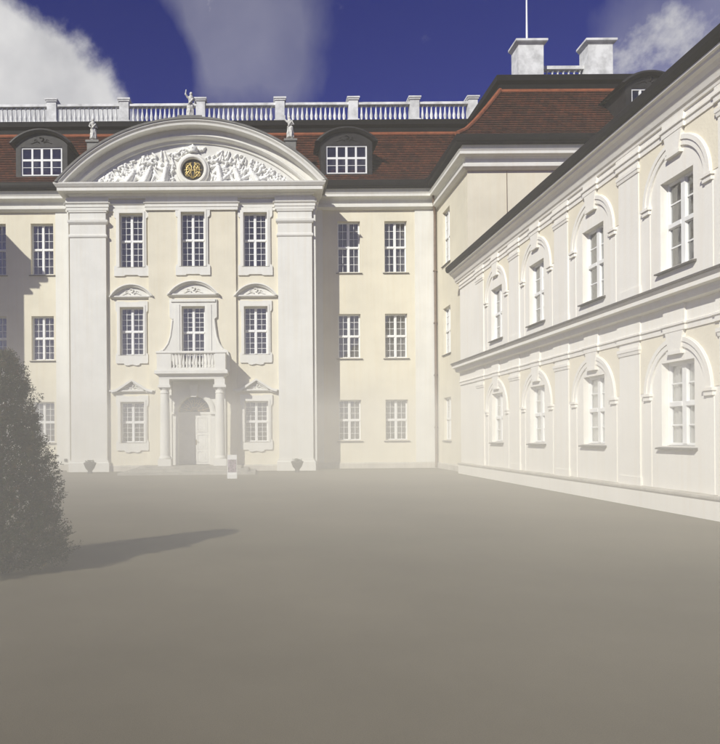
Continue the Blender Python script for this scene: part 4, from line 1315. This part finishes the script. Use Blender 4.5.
def statue(name, label, loc, s, lift, lean, rot):
    """draped standing figure in carved stone, 1 unit tall before scaling"""
    m = MB()
    limb(m, [(0.0, 0, 0.50), (0.0 + lean * 0.4, 0, 0.64), (lean * 0.7, 0, 0.78)], [0.088, 0.075, 0.10])
    limb(m, [(lean * 0.7, 0, 0.80), (lean * 0.85, -0.01, 0.86)], [0.05, 0.036])
    ball(m, (lean * 0.9, -0.012, 0.925), 0.058, 1.25)
    ball(m, (lean * 0.9, 0.022, 0.945), 0.052)                      # hair knot
    m.lathe(lean * 0.9, -0.07, [(0.004, 0.90), (0.014, 0.905), (0.006, 0.935)], 6)
    limb(m, [(-0.05, -0.0, 0.50), (-0.06, -0.06, 0.27), (-0.05, -0.01, 0.03)], [0.085, 0.062, 0.042])
    limb(m, [(0.05, 0.0, 0.50), (0.07, 0.01, 0.27), (0.07, 0.03, 0.03)], [0.085, 0.064, 0.042])
    limb(m, [(-0.05, -0.02, 0.02), (-0.055, -0.09, 0.015)], [0.034, 0.024])
    limb(m, [(0.07, 0.02, 0.02), (0.09, -0.06, 0.015)], [0.034, 0.024])
    # drapery skirt and folds
    m.lathe(0, 0.01, [(0.12, 0.46), (0.13, 0.36), (0.135, 0.2), (0.14, 0.10)], 14)
    for k in range(6):
        a = k * 1.05
        m.tube([(0.10 * math.cos(a), 0.10 * math.sin(a), 0.5), (0.135 * math.cos(a + .2), 0.13 * math.sin(a + .2), 0.3), (0.15 * math.cos(a), 0.14 * math.sin(a), 0.08)], [0.02, 0.025, 0.02], 6)
    m.tube([(0.09, -0.08, 0.74), (0.0, -0.11, 0.62), (-0.1, -0.08, 0.5)], [0.03, 0.035, 0.03], 6)
    # arms
    shl = (lean * 0.7 - 0.10, 0, 0.78); shr = (lean * 0.7 + 0.10, 0, 0.78)
    if lift < 0:
        limb(m, [shl, (shl[0] - 0.10, -0.03, 0.88), (shl[0] - 0.08, -0.05, 1.02)], [0.042, 0.034, 0.026])
    else:
        limb(m, [shl, (shl[0] - 0.07, -0.02, 0.64), (shl[0] - 0.02, -0.10, 0.56)], [0.042, 0.034, 0.026])
    if lift > 0:
        limb(m, [shr, (shr[0] + 0.11, -0.03, 0.84), (shr[0] + 0.12, -0.05, 0.98)], [0.042, 0.034, 0.026])
    else:
        limb(m, [shr, (shr[0] + 0.08, 0.0, 0.63), (shr[0] + 0.01, -0.10, 0.60)], [0.042, 0.034, 0.026])
    m.box(-0.15, 0.15, -0.14, 0.14, -0.05, 0.02)
    m.xform(Matrix.Scale(s, 4) @ Matrix.Rotation(rot, 4, 'Z'))
    me = remeshed(m, name, 'statue_stone', 0.012 * s)
    o = link(name, me, None, loc, 0)
    tag(o, label, 'statue', 'stone statues on the palace roof')
    return o


statue('statue', 'stone statue standing on the apex of the curved pediment', (-3.10, 32.75, 16.82 + 0.07), 1.35, -1, 0.03, 0.3)
statue('statue', 'stone statue on pediment shoulder towards the yew tree, arms lowered', (-7.86, RY + 0.70, 16.0 + 0.05), 1.10, 0, -0.02, 0.4)
statue('statue', 'stone statue with one raised arm on pediment shoulder towards the side wing', (1.72, RY + 0.70, 16.0 + 0.05), 1.16, -1, -0.04, -0.3)

# ------------------------------------------------------------------ flagpole
fp = MB()
fp.lathe(13.45, YP + 0.45, [(0.12, 20.86), (0.12, 21.0), (0.05, 21.05), (0.042, 22.5), (0.03, 25.3), (0.02, 25.32)], 10)
ball(fp, (13.45, YP + 0.45, 25.4), 0.09)
fo = fp.build('flagpole', 'flagpole_paint', None, True)
tag(fo, 'thin bare white flagpole rising from the block on the pavilion roof', 'flagpole')

# ------------------------------------------------------------------ planters
def planter(x, y, label):
    t = thing('planter', label, 'planter', (x, y, 0), 'planters at the palace foot')
    p = MB().lathe(x, y, [(0.12, 0.0), (0.14, 0.03), (0.09, 0.10), (0.20, 0.24), (0.27, 0.42), (0.29, 0.48), (0.26, 0.50), (0.24, 0.46), (0.02, 0.45)], 18)
    p.build('pot', 'planter_dark', t, True)
    lf = MB()
    rg = random.Random(int(abs(x) * 100))
    for k in range(120):
        a = rg.uniform(0, 6.283); q = rg.uniform(0.0, 0.22); h = rg.uniform(0.03, 0.14)
        c = Vector((x + q * math.cos(a), y + q * math.sin(a), 0.46 + h))
        u = Vector((rg.uniform(-1, 1), rg.uniform(-1, 1), rg.uniform(-0.3, 1))).normalized() * 0.05
        w = Vector((rg.uniform(-1, 1), rg.uniform(-1, 1), rg.uniform(-1, 1))).normalized() * 0.022
        lf.quad(c - u, c + w, c + u, c - w)
    lf.build('plant', 'plant_leaf', t)


planter(-7.6, 30.9, 'dark tapered planter at the foot of the giant pilaster nearer the yew tree')
planter(1.82, 30.9, 'dark tapered planter at the foot of the giant pilaster nearer the side wing')

# ------------------------------------------------------------------ notice stand
sx, sy = -0.98, 26.6
t = thing('notice_stand', 'small upright white notice stand with poster at the end of the steps', 'sign', (sx, sy, 0))
MB().box(sx - 0.19, sx + 0.19, sy - 0.14, sy + 0.14, 0.0, 0.16).build('base', 'sign_white', t)
MB().box(sx - 0.19, sx + 0.19, sy - 0.04, sy + 0.04, 0.16, 0.92).build('panel', 'sign_white', t)
MB().box(sx - 0.165, sx + 0.165, sy - 0.052, sy - 0.04, 0.24, 0.74).build('poster', 'poster_print', t)

# ------------------------------------------------------------------ yew tree
tx, ty = -3.24, 8.5
TH = 2.77
tree = thing('yew_tree', 'dark conical yew tree in the courtyard before the palace', 'tree', (tx, ty, 0))
tr = MB().tube([(tx, ty, -0.05), (tx + 0.01, ty, 0.6), (tx - 0.01, ty + 0.01, 1.4), (tx, ty, 2.1), (tx + 0.01, ty, TH - 0.1)], [0.09, 0.075, 0.055, 0.03, 0.01], 10)
rg = random.Random(5)
for k in range(70):
    z = 0.2 + (TH - 0.5) * k / 70; a = k * 2.4
    rr = 0.5 * (1 - z / (TH + 0.2))
    tr.tube([(tx, ty, z), (tx + rr * 0.5 * math.cos(a), ty + rr * 0.5 * math.sin(a), z + 0.08), (tx + rr * math.cos(a), ty + rr * math.sin(a), z + 0.24)], [0.02, 0.013, 0.005], 5)
tr.build('trunk', 'bark', tree)


def leaf_material():
    m = bpy.data.materials.new('yew_foliage'); m.use_nodes = True
    t_ = m.node_tree; n = t_.nodes; l = t_.links
    b = n['Principled BSDF']; b.inputs['Roughness'].default_value = 0.8; b.inputs['Specular IOR Level'].default_value = 0.1
    at = n.new('ShaderNodeAttribute'); at.attribute_name = 'tone'
    r = n.new('ShaderNodeValToRGB')
    r.color_ramp.elements[0].position = 0.0; r.color_ramp.elements[0].color = (0.007, 0.012, 0.005, 1)
    r.color_ramp.elements[1].position = 1.0; r.color_ramp.elements[1].color = (0.085, 0.050, 0.018, 1)
    e = r.color_ramp.elements.new(0.55); e.color = (0.020, 0.032, 0.010, 1)
    l.new(at.outputs['Fac'], r.inputs['Fac']); l.new(r.outputs['Color'], b.inputs['Base Color'])
    M['yew'] = m


leaf_material()
fv = []; ff = []; tone = []
prof = [(0.0, 0.66), (0.25, 0.73), (0.70, 0.69), (1.60, 0.49), (2.0, 0.38), (2.4, 0.28), (2.6, 0.18), (2.7, 0.11), (TH, 0.03)]


def rad_at(z):
    for (a, b_) in zip(prof[:-1], prof[1:]):
        if a[0] <= z <= b_[0]:
            return a[1] + (b_[1] - a[1]) * (z - a[0]) / (b_[0] - a[0])
    return 0.03


clumps = []
while len(clumps) < 8500:
    z = rg.uniform(0.03, TH - 0.08)
    if rg.random() > (rad_at(z) + 0.10) / 0.86: continue
    a = rg.uniform(0, 6.283)
    lump = 1 + 0.12 * math.sin(3 * a + z * 6.1) + 0.10 * math.sin(7 * a - z * 9.3) + 0.06 * math.sin(11 * a + z * 17) + rg.gauss(0, 0.05)
    q = rad_at(z) * lump * (1 - 0.5 * rg.random() ** 2.0)
    clumps.append((tx + q * math.cos(a), ty + q * math.sin(a), z + 0.01, a))
for (cx, cy, cz0, a) in clumps:
    tn = min(1, max(0, rg.gauss(0.42, 0.22)))
    if cz0 > TH - 0.45: tn = min(1, tn + 0.15)
    outv = Vector((math.cos(a), math.sin(a), rg.uniform(0.2, 1.5))).normalized()
    ln0 = rg.uniform(0.06, 0.13)                        # a sprig: short shoot with needles along both sides
    o_ = Vector((cx, cy, cz0))
    side = outv.cross(Vector((rg.uniform(-1, 1), rg.uniform(-1, 1), rg.uniform(-1, 1)))).normalized()
    for s_ in range(14):
        t_ = (s_ // 2 + 0.5) / 7
        b0 = o_ + outv * ln0 * t_ + Vector((rg.gauss(0, 0.006), rg.gauss(0, 0.006), rg.gauss(0, 0.006)))
        d = (outv * 0.7 + side * (1 if s_ % 2 else -1) + Vector((rg.gauss(0, 0.35), rg.gauss(0, 0.35), rg.gauss(0, 0.35)))).normalized()
        ln = rg.uniform(0.028, 0.055) * (1.1 - 0.5 * t_)
        w = d.cross(Vector((rg.uniform(-1, 1), rg.uniform(-1, 1), rg.uniform(-1, 1)))).normalized() * rg.uniform(0.004, 0.008)
        k = len(fv)
        pts = (b0, b0 + d * ln * 0.5 + w, b0 + d * ln, b0 + d * ln * 0.5 - w)
        if min(p.z for p in pts) < 0.01 or max(p.z for p in pts) > 2.84: continue
        fv += [tuple(p) for p in pts]; ff.append((k, k + 1, k + 2, k + 3)); tone.append(min(1, max(0, tn + 0.25 * (t_ - 0.5) + rg.gauss(0, 0.06))))
me = bpy.data.meshes.new('crown'); me.from_pydata(fv, [], ff)
at = me.attributes.new('tone', 'FLOAT', 'FACE'); at.data.foreach_set('value', tone)
me.materials.append(M['yew'])
link('crown', me, tree)

# ------------------------------------------------------------------ low mist volume, added to imitate the fade towards the ground
hz = MB().box(-14.6, 8.2, -25, 28.9, -1.0, 2.88)
hm = bpy.data.materials.new('mist'); hm.use_nodes = True
n = hm.node_tree.nodes; n.clear()
o_ = n.new('ShaderNodeOutputMaterial'); pv = n.new('ShaderNodeVolumePrincipled')
pv.inputs['Color'].default_value = (0.985, 0.955, 0.85, 1)
pv.inputs['Density'].default_value = 0.033
pv.inputs['Anisotropy'].default_value = -0.2
hm.node_tree.links.new(pv.outputs[0], o_.inputs['Volume'])
M['mist'] = hm
ho = hz.build('haze', 'mist')
ho['kind'] = 'stuff'
